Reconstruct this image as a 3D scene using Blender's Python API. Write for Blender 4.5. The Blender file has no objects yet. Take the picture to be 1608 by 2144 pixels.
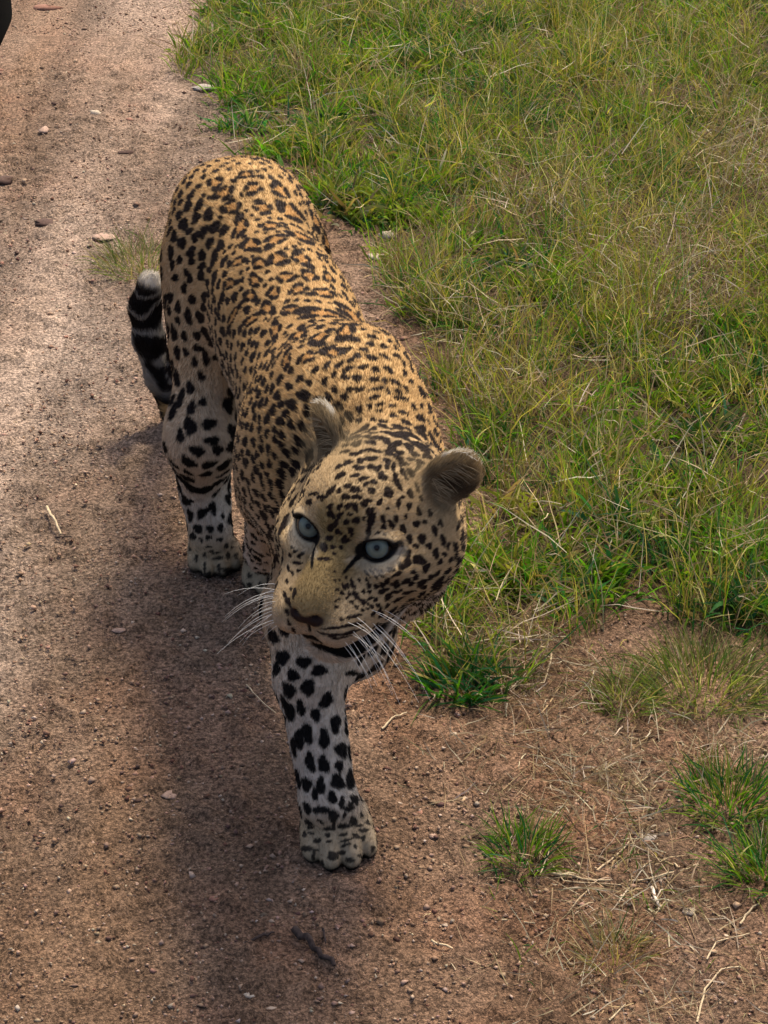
import bpy, math, random
import numpy as np
from mathutils import Vector, Matrix
from mathutils.bvhtree import BVHTree
from mathutils.kdtree import KDTree

rng = np.random.default_rng(7)
random.seed(7)
R = math.radians
scene = bpy.context.scene
col = scene.collection

# ------------------------------------------------------------------ camera, sky, sun, exposure
CAM_H, PITCH, FPX = 1.8, R(30), 4785.0
cam_data = bpy.data.cameras.new('camera')
cam = bpy.data.objects.new('camera', cam_data)
col.objects.link(cam)
cam.location = (0, 0, CAM_H)
cam.rotation_euler = (R(90) - PITCH, 0, 0)
cam_data.sensor_fit = 'VERTICAL'
cam_data.sensor_height = 24
cam_data.lens = 24 * FPX / 2144
cam_data.clip_start = 0.05
cam_data.clip_end = 2000
scene.camera = cam

SUN_EL, SUN_ROT = R(59), R(24)          # rotation measured from +Y towards +X
world = bpy.data.worlds.new('World')
scene.world = world
world.use_nodes = True
wn = world.node_tree
bg = wn.nodes['Background']
sky = wn.nodes.new('ShaderNodeTexSky')
sky.sky_type = 'NISHITA'
sky.sun_disc = False
sky.sun_elevation = SUN_EL
sky.sun_rotation = SUN_ROT
sky.dust_density = 5.0
sky.air_density = 0.8
sky.ozone_density = 0.6
wn.links.new(sky.outputs[0], bg.inputs[0])
bg.inputs[1].default_value = 0.145
sun_data = bpy.data.lights.new('sun', 'SUN')
sun_data.energy = 3.0
sun_data.angle = R(10)
sun_data.color = (1.0, 0.88, 0.68)
sun = bpy.data.objects.new('sun', sun_data)
col.objects.link(sun)
sd = Vector((math.sin(SUN_ROT) * math.cos(SUN_EL), math.cos(SUN_ROT) * math.cos(SUN_EL), math.sin(SUN_EL)))
sun.rotation_euler = sd.to_track_quat('Z', 'Y').to_euler()
scene.view_settings.view_transform = 'Standard'
scene.view_settings.look = 'None'
scene.view_settings.exposure = 0.86
scene.view_settings.gamma = 1.0
scene.view_settings.use_curve_mapping = False

# ------------------------------------------------------------------ helpers
CP, SP = math.cos(PITCH), math.sin(PITCH)

def ray(px, py):
    x, v = (px - 804) / FPX, (1072 - py) / FPX
    return np.array([x, CP + v * SP, -SP + v * CP])

def at(px, py, Y):
    d = ray(px, py)
    t = Y / d[1]
    return np.array([d[0] * t, Y, CAM_H + d[2] * t])

def ground_at(px, py, z=0.0):
    d = ray(px, py)
    t = (z - CAM_H) / d[2]
    return np.array([d[0] * t, d[1] * t, z])

def to_px(P):
    P = np.asarray(P, float)
    q = P - np.array([0, 0, CAM_H])
    dep = q[..., 1] * CP - q[..., 2] * SP
    up = q[..., 1] * SP + q[..., 2] * CP
    return np.stack([804 + FPX * q[..., 0] / dep, 1072 - FPX * up / dep], -1)

def tag(o, label=None, cat=None, group=None, kind=None):
    if label: o['label'] = label
    if cat: o['category'] = cat
    if group: o['group'] = group
    if kind: o['kind'] = kind
    return o

def link(name, data, mat=None, parent=None):
    o = bpy.data.objects.new(name, data)
    col.objects.link(o)
    if mat is not None:
        data.materials.append(mat)
    if parent is not None:
        o.parent = parent
    return o

def mesh_np(name, V, F, smooth=True):
    """V n x 3, F m x k (all faces the same size)."""
    V = np.asarray(V, np.float32); F = np.asarray(F, np.int32)
    me = bpy.data.meshes.new(name)
    me.vertices.add(len(V)); me.vertices.foreach_set('co', V.ravel())
    k = F.shape[1]
    me.loops.add(F.size); me.loops.foreach_set('vertex_index', F.ravel())
    me.polygons.add(len(F))
    me.polygons.foreach_set('loop_start', np.arange(0, F.size, k, dtype=np.int32))
    if smooth:
        me.polygons.foreach_set('use_smooth', np.ones(len(F), bool))
    me.update(calc_edges=True)
    return me

def add_col(me, name, C):
    C = np.asarray(C, np.float32)
    if C.shape[1] == 3:
        C = np.concatenate([C, np.ones((len(C), 1), np.float32)], 1)
    a = me.attributes.new(name, 'FLOAT_COLOR', 'POINT')
    a.data.foreach_set('color', C.ravel())

def _hash(i, j, k, s):
    h = (i * 374761393 + j * 668265263 + k * 2147483647 + s * 1274126177) & 0xffffffff
    h = ((h ^ (h >> 13)) * 1274126177) & 0xffffffff
    h = (h ^ (h >> 16)) & 0xffffff
    return h.astype(np.float64) / 0xffffff

def noise(P, scale, seed=0, octaves=1):
    """value noise in 0..1 for n x 2 or n x 3 points"""
    P = np.asarray(P, float)
    if P.shape[1] == 2:
        P = np.concatenate([P, np.zeros((len(P), 1))], 1)
    out = np.zeros(len(P)); amp, tot = 1.0, 0.0
    for o in range(octaves):
        ca, sa = math.cos(0.7 + 1.3 * o), math.sin(0.7 + 1.3 * o)
        q = np.stack([P[:, 0] * ca - P[:, 1] * sa, P[:, 0] * sa * 0.8 + P[:, 1] * ca * 0.8 + P[:, 2] * 0.6, P[:, 2] * 0.8 - P[:, 0] * sa * 0.6 - P[:, 1] * ca * 0.6], 1) * scale * 2 ** o + 100.37
        i = np.floor(q).astype(np.int64); f = q - i
        f = f * f * (3 - 2 * f)
        v = 0
        for dx in (0, 1):
            for dy in (0, 1):
                for dz in (0, 1):
                    w = (f[:, 0] if dx else 1 - f[:, 0]) * (f[:, 1] if dy else 1 - f[:, 1]) * (f[:, 2] if dz else 1 - f[:, 2])
                    v = v + w * _hash(i[:, 0] + dx, i[:, 1] + dy, i[:, 2] + dz, seed + o * 17)
        out += amp * v; tot += amp; amp *= 0.5
    return out / tot

def sstep(a, b, x):
    t = np.clip((x - a) / (b - a), 0, 1)
    return t * t * (3 - 2 * t)

def unit(v):
    v = np.asarray(v, float)
    return v / np.maximum(np.linalg.norm(v, axis=-1, keepdims=True), 1e-9)

def in_poly(P, poly):
    x, y = P[:, 0], P[:, 1]
    c = np.zeros(len(P), bool)
    n = len(poly)
    for a in range(n):
        x0, y0 = poly[a]; x1, y1 = poly[(a + 1) % n]
        if y0 == y1: continue
        m = ((y0 > y) != (y1 > y)) & (x < (x1 - x0) * (y - y0) / (y1 - y0) + x0)
        c ^= m
    return c

# ------------------------------------------------------------------ materials
def new_mat(name):
    m = bpy.data.materials.new(name)
    m.use_nodes = True
    nt = m.node_tree
    return m, nt, nt.nodes['Principled BSDF']

def attr_mat(name, attr, rough=0.7, transl=0.0, spec=0.3, var=0.0, vscale=60, tint=(1.0, 1.0, 0.7)):
    m, nt, b = new_mat(name)
    a = nt.nodes.new('ShaderNodeAttribute'); a.attribute_name = attr
    c = a.outputs['Color']
    if var > 0:
        n = nt.nodes.new('ShaderNodeTexNoise'); n.inputs['Scale'].default_value = vscale
        n.inputs['Detail'].default_value = 4
        tc = nt.nodes.new('ShaderNodeNewGeometry')
        nt.links.new(tc.outputs['Position'], n.inputs['Vector'])
        mr = nt.nodes.new('ShaderNodeMapRange')
        mr.inputs[3].default_value = 1 - var; mr.inputs[4].default_value = 1 + var
        nt.links.new(n.outputs['Fac'], mr.inputs[0])
        mx = nt.nodes.new('ShaderNodeVectorMath'); mx.operation = 'SCALE'
        nt.links.new(c, mx.inputs[0]); nt.links.new(mr.outputs[0], mx.inputs['Scale'])
        c = mx.outputs[0]
    nt.links.new(c, b.inputs['Base Color'])
    b.inputs['Roughness'].default_value = rough
    b.inputs['Specular IOR Level'].default_value = spec
    if transl > 0:
        t = nt.nodes.new('ShaderNodeBsdfTranslucent')
        mt = nt.nodes.new('ShaderNodeMixShader'); mt.inputs[0].default_value = transl
        tv = nt.nodes.new('ShaderNodeVectorMath'); tv.operation = 'MULTIPLY'
        tv.inputs[1].default_value = tint
        nt.links.new(c, tv.inputs[0]); nt.links.new(tv.outputs[0], t.inputs['Color'])
        nt.links.new(b.outputs[0], mt.inputs[1]); nt.links.new(t.outputs[0], mt.inputs[2])
        nt.links.new(mt.outputs[0], nt.nodes['Material Output'].inputs['Surface'])
    return m

def plain_mat(name, colr, rough=0.6, spec=0.3, var=0.25, vscale=80, coat=0.0):
    m, nt, b = new_mat(name)
    n = nt.nodes.new('ShaderNodeTexNoise'); n.inputs['Scale'].default_value = vscale
    n.inputs['Detail'].default_value = 5
    tc = nt.nodes.new('ShaderNodeTexCoord')
    nt.links.new(tc.outputs['Object'], n.inputs['Vector'])
    r = nt.nodes.new('ShaderNodeValToRGB')
    r.color_ramp.elements[0].position = 0.3; r.color_ramp.elements[1].position = 0.7
    r.color_ramp.elements[0].color = tuple(c * (1 - var) for c in colr) + (1,)
    r.color_ramp.elements[1].color = tuple(min(1, c * (1 + var)) for c in colr) + (1,)
    nt.links.new(n.outputs['Fac'], r.inputs[0])
    nt.links.new(r.outputs[0], b.inputs['Base Color'])
    b.inputs['Roughness'].default_value = rough
    b.inputs['Specular IOR Level'].default_value = spec
    b.inputs['Coat Weight'].default_value = coat
    return m

# ------------------------------------------------------------------ ground
def gz(P):
    """height of the ground at n x 2 points"""
    h = (noise(P, 2.2, 1) - 0.5) * 0.016 + (noise(P, 9, 2, 2) - 0.5) * 0.009
    # verge under the grass sits a little above the track
    px = to_px(np.concatenate([P, np.zeros((len(P), 1))], 1))
    return h

def axis(lo, hi, step, far, grow=1.35):
    a = list(np.arange(lo, hi + 1e-6, step))
    s, x = step, lo
    left = []
    while x > -far:
        s *= grow; x -= s; left.append(x)
    s, x = step, a[-1]
    right = []
    while x < far:
        s *= grow; x += s; right.append(x)
    return np.array(left[::-1] + a + right)

VERGE = [(430, -80), (455, 60), (370, 120), (470, 200), (450, 270), (520, 330), (640, 370), (700, 440), (770, 480),
         (800, 560), (850, 640), (870, 700), (880, 770), (930, 850), (990, 930), (1000, 1100), (950, 1190), (900, 1280), (850, 1340),
         (880, 1430), (960, 1460), (1060, 1430), (1130, 1390), (1230, 1340), (1310, 1270), (1400, 1290), (1500, 1350), (1700, 1360),
         (2600, 1360), (2600, -400), (430, -400)]
verge_w = [tuple(ground_at(*p)[:2]) for p in VERGE[:-3]]
verge_w = verge_w + [(9.0, verge_w[-1][1]), (60, verge_w[-1][1]), (60, 120), (-0.3, 120), (verge_w[0][0] - 0.1, 9)]

def verge_dist_mask(P, soft=0.05, wob=0.05):
    """soft 0..1 grass-verge mask on ground points"""
    acc = np.zeros(len(P))
    offs = [(0, 0), (soft, 0), (-soft, 0), (0, soft), (0, -soft)]
    w = (np.stack([noise(P, 7, 31, 2), noise(P, 7, 37, 2)], 1) - 0.5) * 2 * wob
    for o in offs:
        acc += in_poly(P + w + np.array(o), verge_w)
    return acc / len(offs)

gx = axis(-1.15, 1.15, 0.008, 300)
gy = axis(1.75, 5.2, 0.008, 300)
GX, GY = np.meshgrid(gx, gy, indexing='ij')
GP = np.stack([GX.ravel(), GY.ravel()], 1)
near = (np.abs(GP[:, 0]) < 1.3) & (GP[:, 1] > 1.6) & (GP[:, 1] < 5.5)
zz = gz(GP)
NP = GP[near]
grain = noise(NP, 38, 5, 2)
lump = sstep(0.62, 0.80, noise(NP, 42, 9)) * 0.007
zz[near] += (grain - 0.5) * 0.009 + lump * 1.4
zz += (noise(GP * np.array([9.0, 0.8]), 1.0, 19, 2) - 0.5) * 0.022 * sstep(-0.28, -0.42, GP[:, 0]) * near
nx_, ny_ = len(gx), len(gy)
ii, jj = np.meshgrid(np.arange(nx_ - 1), np.arange(ny_ - 1), indexing='ij')
q = (ii * ny_ + jj).ravel()
GF = np.stack([q, q + ny_, q + ny_ + 1, q + 1], 1)
gme = mesh_np('ground', np.column_stack([GP, zz]), GF)
# soil colours: pale compacted wheel track, red brown loose soil, dark humus under grass
vm = verge_dist_mask(GP, 0.06, 0.06)
gp = to_px(np.column_stack([GP, np.zeros(len(GP))]))
soil = np.array([0.180, 0.112, 0.070]); pale = np.array([0.33, 0.25, 0.195]); red = np.array([0.165, 0.085, 0.048]); humus = np.array([0.06, 0.043, 0.025])
n1 = noise(GP * np.array([1.0, 0.55]), 2.6, 11, 3); n2 = noise(GP, 8, 12, 3); n3 = noise(GP * np.array([2.4, 0.6]), 3.5, 14, 2)
cx = -0.60 + 0.06 * np.sin(GP[:, 1] * 1.7)           # wheel track centre line
trk = np.exp(-((GP[:, 0] - cx) / 0.36) ** 2) * sstep(2.1, 3.4, GP[:, 1] + (n1 - 0.5) * 1.4)
trk = trk * (1 - 0.55 * sstep(3.5, 4.6, GP[:, 1]))
pm = np.clip(trk * (0.45 + 1.1 * n1) + 0.6 * (n3 - 0.45), 0, 1)
rut = noise(GP * np.array([9.0, 0.8]), 1.0, 19, 2)
rm = np.clip(sstep(0.45, 0.75, n2) * 0.6 + sstep(-0.5, 0.1, GP[:, 0]) * 0.25, 0, 1)
C = soil[None] * (1 - rm[:, None]) + red[None] * rm[:, None]
C = C * (1 - pm[:, None]) + pale[None] * pm[:, None]
C = C * (0.8 + 0.45 * n2[:, None])
C = C * (0.80 + 0.40 * sstep(0.3, 0.7, rut))[:, None]
C = C * (0.72 + 0.5 * noise(GP, 24, 29, 2))[:, None]
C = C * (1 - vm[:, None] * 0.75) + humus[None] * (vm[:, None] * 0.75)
add_col(gme, 'tint', C)
gm, nt, b = new_mat('soil')
a = nt.nodes.new('ShaderNodeAttribute'); a.attribute_name = 'tint'
geo = nt.nodes.new('ShaderNodeNewGeometry')
def tex_noise(nt, scale, detail=4, rough=0.6):
    n = nt.nodes.new('ShaderNodeTexNoise'); n.inputs['Scale'].default_value = scale
    n.inputs['Detail'].default_value = detail; n.inputs['Roughness'].default_value = rough
    nt.links.new(geo.outputs['Position'], n.inputs['Vector'])
    return n.outputs['Fac']
def ramp(nt, src, p0, p1, c0, c1):
    r = nt.nodes.new('ShaderNodeValToRGB')
    r.color_ramp.elements[0].position = p0; r.color_ramp.elements[1].position = p1
    r.color_ramp.elements[0].color = (c0,) * 3 + (1,); r.color_ramp.elements[1].color = (c1,) * 3 + (1,)
    nt.links.new(src, r.inputs[0])
    return r.outputs[0]
def vmul(nt, x, y):
    m = nt.nodes.new('ShaderNodeVectorMath'); m.operation = 'MULTIPLY'
    nt.links.new(x, m.inputs[0]); nt.links.new(y, m.inputs[1])
    return m.outputs[0]
f1 = ramp(nt, tex_noise(nt, 170, 3), 0.36, 0.64, 0.42, 1.55)
f2 = ramp(nt, tex_noise(nt, 420, 2), 0.35, 0.65, 0.6, 1.4)
f3 = ramp(nt, tex_noise(nt, 30, 3), 0.3, 0.7, 0.8, 1.2)
nt.links.new(vmul(nt, vmul(nt, vmul(nt, a.outputs['Color'], f1), f2), f3), b.inputs['Base Color'])
b.inputs['Roughness'].default_value = 0.95
b.inputs['Specular IOR Level'].default_value = 0.12
bm_ = nt.nodes.new('ShaderNodeBump'); bm_.inputs['Strength'].default_value = 1.0; bm_.inputs['Distance'].default_value = 0.010
nt.links.new(tex_noise(nt, 230, 5, 0.65), bm_.inputs['Height'])
nt.links.new(bm_.outputs[0], b.inputs['Normal'])
ground = link('ground', gme, gm)
tag(ground, kind='structure')

# ------------------------------------------------------------------ leopard: signed distance modelling
PR = []           # primitives

def rc(p0, p1, r0, r1, k=0.03, reg='trunk', flow=None, sub=False, sq=None):
    PR.append(dict(t='rc', a=np.array(p0, float), b=np.array(p1, float), ra=r0, rb=r1, k=k, reg=reg,
                   flow=unit(np.array(p1, float) - np.array(p0, float)) if flow is None else unit(flow), sub=sub))

def el(c, r, axes=None, k=0.03, reg='trunk', flow=(0, 1, -0.3), sub=False):
    A = np.eye(3) if axes is None else np.array(axes, float)      # rows = local axes
    PR.append(dict(t='el', c=np.array(c, float), r=np.array(r, float), A=A, k=k, reg=reg, flow=unit(flow), sub=sub))

def sdf(p, X):
    if p['t'] == 'rc':
        ba = p['b'] - p['a']
        pa = X - p['a'].astype(X.dtype)
        t = np.clip((pa @ ba.astype(X.dtype)) / float(ba @ ba), 0, 1)
        d = np.linalg.norm(pa - t[..., None] * ba.astype(X.dtype), axis=-1)
        return d - (p['ra'] + (p['rb'] - p['ra']) * t)
    q = (X - p['c'].astype(X.dtype)) @ p['A'].T.astype(X.dtype)
    r = p['r'].astype(X.dtype)
    k0 = np.linalg.norm(q / r, axis=-1)
    k1 = np.linalg.norm(q / (r * r), axis=-1)
    return k0 * (k0 - 1) / np.maximum(k1, 1e-6)

def bounds(p, m):
    if p['t'] == 'rc':
        r = max(p['ra'], p['rb']) + m
        return np.minimum(p['a'], p['b']) - r, np.maximum(p['a'], p['b']) + r
    e = np.sqrt(((p['A'] * p['r'][:, None]) ** 2).sum(0)) + m
    return p['c'] - e, p['c'] + e

# --- body frame: heading from hips to chest
HIP = at(522, 530, 3.06)
RIB = at(712, 880, 2.56)
FWD = unit((RIB - HIP) * np.array([1, 1, 0]))
SIDE = np.array([-FWD[1], FWD[0], 0.0])            # towards picture right
UP = np.array([0, 0, 1.0])
BODY = np.array([SIDE, FWD, UP])
BACK = -FWD + np.array([0, 0, -0.25])
def bp(base, s, f, u):
    return base + s * SIDE + f * FWD + u * UP

# --- trunk
el(bp(HIP, -0.004, -0.02, -0.005), (0.094, 0.155, 0.122), BODY, 0.05, 'trunk', BACK)
el((HIP * 0.55 + RIB * 0.45) - UP * 0.015, (0.097, 0.26, 0.130), BODY, 0.06, 'trunk', BACK)
el(bp(RIB, -0.018, 0.0, -0.02), (0.099, 0.22, 0.146), BODY, 0.06, 'trunk', BACK)
el(bp(RIB, -0.020, 0.13, -0.05), (0.080, 0.12, 0.122), BODY, 0.06, 'trunk', BACK)
# shoulder blades
for s in (-1, 1):
    el(bp(RIB, -0.014 + s * 0.044, 0.075 + 0.03 * (s < 0), 0.036 - 0.010 * (s > 0)), (0.042, 0.085, 0.110), BODY, 0.085, 'trunk', BACK)
    el(bp(HIP, -0.004 + s * 0.038, -0.03, 0.045), (0.050, 0.09, 0.06), BODY, 0.06, 'trunk', BACK)

# --- head frame
EYE_MID = at(716, 1126, 2.19)
YAW, ROLL, HPIT = R(26), R(4), R(0)
f0 = np.array([-math.sin(YAW), -math.cos(YAW), 0]); r0 = np.array([math.cos(YAW), -math.sin(YAW), 0.0])
HF = unit(f0 * math.cos(HPIT) + UP * math.sin(HPIT))
u0 = np.cross(r0, HF); u0 = u0 if u0[2] > 0 else -u0
HU = unit(u0 * math.cos(ROLL) + r0 * math.sin(ROLL))
HR = unit(r0 * math.cos(ROLL) - u0 * math.sin(ROLL))
HEAD = np.array([HR, HF, HU])                      # rows: lateral (picture right), forward, up
HS = 1.03
def hp(a, b, c):
    return EYE_MID + HS * (a * HR + b * HF + c * HU)
def hl(P):
    return ((P - EYE_MID) @ HEAD.T) / HS
def hax(yaw=0, pitch=0, roll=0):
    """axes inside the head, turned (degrees)"""
    M = Matrix.Rotation(R(yaw), 3, 'Z') @ Matrix.Rotation(R(pitch), 3, 'X') @ Matrix.Rotation(R(roll), 3, 'Y')
    return np.array(M.transposed()) @ HEAD

NB = bp(RIB, -0.026, 0.15, 0.03)
rc(NB, hp(0, -0.14, -0.03), 0.084, 0.072, 0.06, 'neck', BACK)
rc(bp(RIB, 0, 0.2, -0.08), hp(0, -0.10, -0.06), 0.085, 0.07, 0.06, 'neck', BACK)
hb = -HF
def hel(c, r, ax=None, k=0.015, reg='head', flow=None, sub=False):
    el(hp(*c), np.array(r) * HS, HEAD if ax is None else ax, k * HS, reg, hb if flow is None else flow, sub)
hel((0, -0.078, 0.012), (0.074, 0.095, 0.064), k=0.03)                     # brain case
hel((0, -0.038, 0.022), (0.050, 0.05, 0.036), k=0.02)                     # forehead
for s in (-1, 1):
    hel((s * 0.055, -0.052, -0.036), (0.043, 0.060, 0.044), k=0.022)       # cheek muscle
    hel((s * 0.063, -0.088, -0.038), (0.036, 0.050, 0.048), k=0.03, reg='ruff')
    hel((s * 0.041, -0.008, 0.016), (0.024, 0.021, 0.009), hax(0, -15, s * 14), k=0.009)   # brow
    hel((s * 0.050, -0.004, -0.023), (0.026, 0.024, 0.011), hax(0, 0, s * -14), k=0.010)      # below the eye
hel((0, 0.022, -0.022), (0.024, 0.060, 0.026), hax(0, -32), k=0.012)       # nose bridge
hel((0, 0.052, -0.047), (0.0260, 0.034, 0.022), hax(0, -20), k=0.012)      # nose end
for s in (-1, 1):
    hel((s * 0.0235, 0.042, -0.073), (0.0265, 0.039, 0.027), hax(s * -10), k=0.012, reg='muzzle')   # whisker pad
    hel((s * 0.037, 0.004, -0.062), (0.028, 0.046, 0.033), k=0.022)       # side of the muzzle
hel((0, 0.020, -0.088), (0.033, 0.042, 0.026), k=0.014, reg='muzzle')
hel((0.003, 0.008, -0.127), (0.030, 0.032, 0.018), k=0.010, reg='chin')       # chin
hel((0.003, -0.016, -0.112), (0.042, 0.050, 0.028), k=0.02, reg='chin')       # lower jaw
hel((0, -0.04, -0.092), (0.054, 0.070, 0.038), k=0.03, reg='chin')        # throat
# mouth groove
for s in (-1, 1):
    pts = [(0, 0.064, -0.096), (s * 0.018, 0.060, -0.102), (s * 0.038, 0.040, -0.103), (s * 0.052, 0.006, -0.092)]
    for i in range(3):
        rc(hp(*pts[i]), hp(*pts[i + 1]), 0.005, 0.005, 0.006, 'mouth', hb, sub=True)
# nostrils and nose slit
for s in (-1, 1):
    el(hp(s * 0.011, 0.080, -0.054), np.array((0.0045, 0.006, 0.0035)) * HS, HEAD, 0.004, 'nose', hb, sub=True)
# ears
EAR = {}
for s in (-1, 1):
    ax = hax(-s * 38, -12, s * 24)
    EAR[s] = (hp(0.080 if s > 0 else -0.066, -0.095, 0.051 if s > 0 else 0.060), ax)
    c = EAR[s][0]
    el(c, np.array((0.031, 0.010, 0.037)) * HS, ax, 0.014, 'ear', ax[2])
    el(c + ax[1] * 0.013 * HS + ax[2] * 0.001 * HS, np.array((0.025, 0.013, 0.030)) * HS, ax, 0.006, 'ear', ax[2], sub=True)
# eye openings
EYES = []
for s in (-1, 1):
    ec = hp(s * 0.0400, -0.006, 0.0)
    gaze = unit(0.75 * (HF + s * 0.30 * HR) + 0.55 * unit(np.array([0, 0, CAM_H]) - ec))
    EYES.append((s, ec, gaze))
    oc = ec + gaze * 0.016 * HS
    lat = unit(HR * 1.0 + HU * (0.30 * s) - gaze * (HR @ gaze)); vert = np.cross(lat, gaze)
    el(oc, np.array((0.0180, 0.016, 0.0112)) * HS, np.array([lat, gaze, vert]), 0.003, 'eye', hb, sub=True)

# --- left foreleg, planted ahead and crossing to the midline
paw_f = ground_at(706, 1775)
SH_L = bp(RIB, 0.055, 0.08, -0.05)
ELB = at(742, 1335, 2.46)
FOR = at(628, 1275, 2.42)
MID = at(648, 1420, 2.36)
WR_R = at(688, 1680, 2.285)
rc(SH_L, ELB, 0.052, 0.046, 0.04, 'arm')
rc(bp(RIB, -0.02, 0.12, -0.09), FOR, 0.070, 0.047, 0.04, 'arm')
rc(ELB, MID, 0.043, 0.038, 0.03, 'leg')
rc(FOR, MID, 0.045, 0.039, 0.02, 'leg')
rc(MID, WR_R, 0.039, 0.033, 0.015, 'leg')

def paw(center, heading, w, reg='paw'):
    """centre on the ground under the paw, heading unit vector, half-width w"""
    h = unit(heading); sd_ = np.array([-h[1], h[0], 0.0])
    A = np.array([sd_, h, UP])
    c = np.array(center, float)
    el(c + UP * w * 0.52 - h * 0.35 * w, (w * 0.88, w * 1.05, w * 0.55), A, 0.018, reg, h)
    for k, (a, b_, r) in enumerate(((-0.70, 0.30, 0.33), (-0.27, 0.68, 0.36), (0.24, 0.70, 0.36), (0.70, 0.34, 0.33))):
        el(c + sd_ * a * w * 1.04 + h * b_ * w + UP * w * 0.36, (w * r * 0.84, w * (r + 0.18), w * 0.40), A, 0.003, reg, h)
        el(c + sd_ * a * w * 0.92 + h * (b_ - 0.32) * w + UP * w * 0.62, (w * r * 0.9, w * 0.42, w * 0.30), A, 0.010, reg, h)
HEADING_F = np.array([0.16, -1, 0])
rc(WR_R, paw_f + UP * 0.035 + np.array([0, 0.02, 0]), 0.033, 0.036, 0.015, 'leg')
paw(paw_f, HEADING_F, 0.0475)

# --- right foreleg, trailing, paw just beside the hind foot
SH_R = bp(RIB, -0.066, 0.05, -0.02)
EL_R = at(578, 1035, 2.585)
WR_L = at(562, 1150, 2.75)
paw_t = ground_at(566, 1212)
rc(SH_R, EL_R, 0.050, 0.040, 0.085, 'arm')
rc(EL_R, WR_L, 0.040, 0.032, 0.02, 'leg')
rc(WR_L, paw_t + UP * 0.05 + np.array([0, 0.01, 0]), 0.032, 0.034, 0.015, 'leg')
paw(paw_t + np.array([0, -0.012, 0]), np.array([0.1, -1, 0.0]), 0.042)

# --- right hind leg
paw_h = ground_at(445, 1183)
HJ = bp(HIP, -0.055, 0.0, -0.02)
KN = at(424, 915, 2.92)
HK = paw_h + np.array([-0.014, 0.055, 0.165])
el((HJ * 0.66 + KN * 0.34) + np.array([0.0, 0.02, 0.010]), (0.046, 0.095, 0.130), np.array([SIDE, unit(np.cross(UP, SIDE)), UP]), 0.04, 'thigh', (0, 0.25, -1))
rc(HJ, KN, 0.064, 0.034, 0.05, 'thigh', (0, 0.2, -1))
rc(KN, HK, 0.036, 0.034, 0.07, 'hleg', (0, 0.2, -1))
rc(KN, paw_h + np.array([-0.012, 0.028, 0.11]), 0.033, 0.030, 0.05, 'hleg', (0, -0.1, -1))
rc(HK, paw_h + UP * 0.045, 0.034, 0.033, 0.02, 'hleg', (0, -0.2, -1))
paw(paw_h + np.array([0.004, 0.0, 0]), np.array([0.10, -1, 0]), 0.041)

# --- left hind leg (behind the body)
paw_l = np.array([-0.075, 3.27, 0.0])
HJ2 = bp(HIP, 0.036, 0.0, -0.02)
KN2 = np.array([-0.095, 3.08, 0.28])
HK2 = paw_l + np.array([-0.02, 0.17, 0.14])
el((HJ2 * 0.55 + KN2 * 0.45), (0.045, 0.09, 0.13), np.array([SIDE, unit(np.cross(UP, SIDE)), UP]), 0.04, 'thigh', (0, 0.25, -1))
rc(HJ2, KN2, 0.064, 0.050, 0.05, 'thigh', (0, 0.2, -1))
rc(KN2, HK2, 0.050, 0.030, 0.025, 'hleg', (0, 0.2, -1))
rc(HK2, paw_l + UP * 0.045, 0.030, 0.033, 0.02, 'hleg', (0, -0.2, -1))
paw(paw_l, np.array([0.2, -1, 0]), 0.041)

# --- tail
TB = bp(HIP, 0, -0.15, 0.02)
tail_pts = [TB, TB + np.array([-0.05, 0.10, -0.10]), TB + np.array([-0.08, 0.16, -0.24]), at(372, 862, 3.42), at(336, 790, 3.42), at(312, 712, 3.43), at(303, 645, 3.44), at(314, 595, 3.43)]
tail_r = [0.042, 0.030, 0.025, 0.022, 0.021, 0.022, 0.022, 0.018]
for i in range(len(tail_pts) - 1):
    rc(tail_pts[i], tail_pts[i + 1], tail_r[i], tail_r[i + 1], 0.03 if i == 0 else 0.012, 'tail')

# --- sample on a rectilinear grid, fine round the head
def axis_f(lo, hi, f0, f1, coarse, fine):
    a = [lo]
    while a[-1] < hi:
        x = a[-1]
        a.append(x + (fine if f0 <= x < f1 else coarse))
    return np.array(a, np.float32)
lo = np.min([bounds(p, 0.012)[0] for p in PR if not p['sub']], axis=0)
hi = np.max([bounds(p, 0.012)[1] for p in PR if not p['sub']], axis=0)
hc = hp(0, -0.02, -0.02)
ax_x = axis_f(lo[0], hi[0], hc[0] - 0.11, hc[0] + 0.16, 0.0042, 0.0024)
ax_y = axis_f(lo[1], hi[1], hc[1] - 0.14, hc[1] + 0.15, 0.0046, 0.0026)
ax_z = axis_f(lo[2], hi[2], hc[2] - 0.12, hc[2] + 0.14, 0.0042, 0.0024)
D = np.full((len(ax_x), len(ax_y), len(ax_z)), 0.3, np.float32)
for p in sorted(PR, key=lambda p: p['sub']):
    m = p['k'] + 0.02
    b0, b1 = bounds(p, m)
    i0, i1 = np.searchsorted(ax_x, b0[0]), np.searchsorted(ax_x, b1[0])
    j0, j1 = np.searchsorted(ax_y, b0[1]), np.searchsorted(ax_y, b1[1])
    k0, k1 = np.searchsorted(ax_z, b0[2]), np.searchsorted(ax_z, b1[2])
    if i1 <= i0 or j1 <= j0 or k1 <= k0: continue
    X = np.stack(np.meshgrid(ax_x[i0:i1], ax_y[j0:j1], ax_z[k0:k1], indexing='ij'), -1)
    d = sdf(p, X)
    A_ = D[i0:i1, j0:j1, k0:k1]
    k = p['k']
    if p['sub']:
        d = -d
        h = np.maximum(k - np.abs(A_ - d), 0) / k
        D[i0:i1, j0:j1, k0:k1] = np.maximum(A_, d) + h * h * k * 0.25
    else:
        h = np.maximum(k - np.abs(A_ - d), 0) / k
        D[i0:i1, j0:j1, k0:k1] = np.minimum(A_, d) - h * h * k * 0.25

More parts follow.
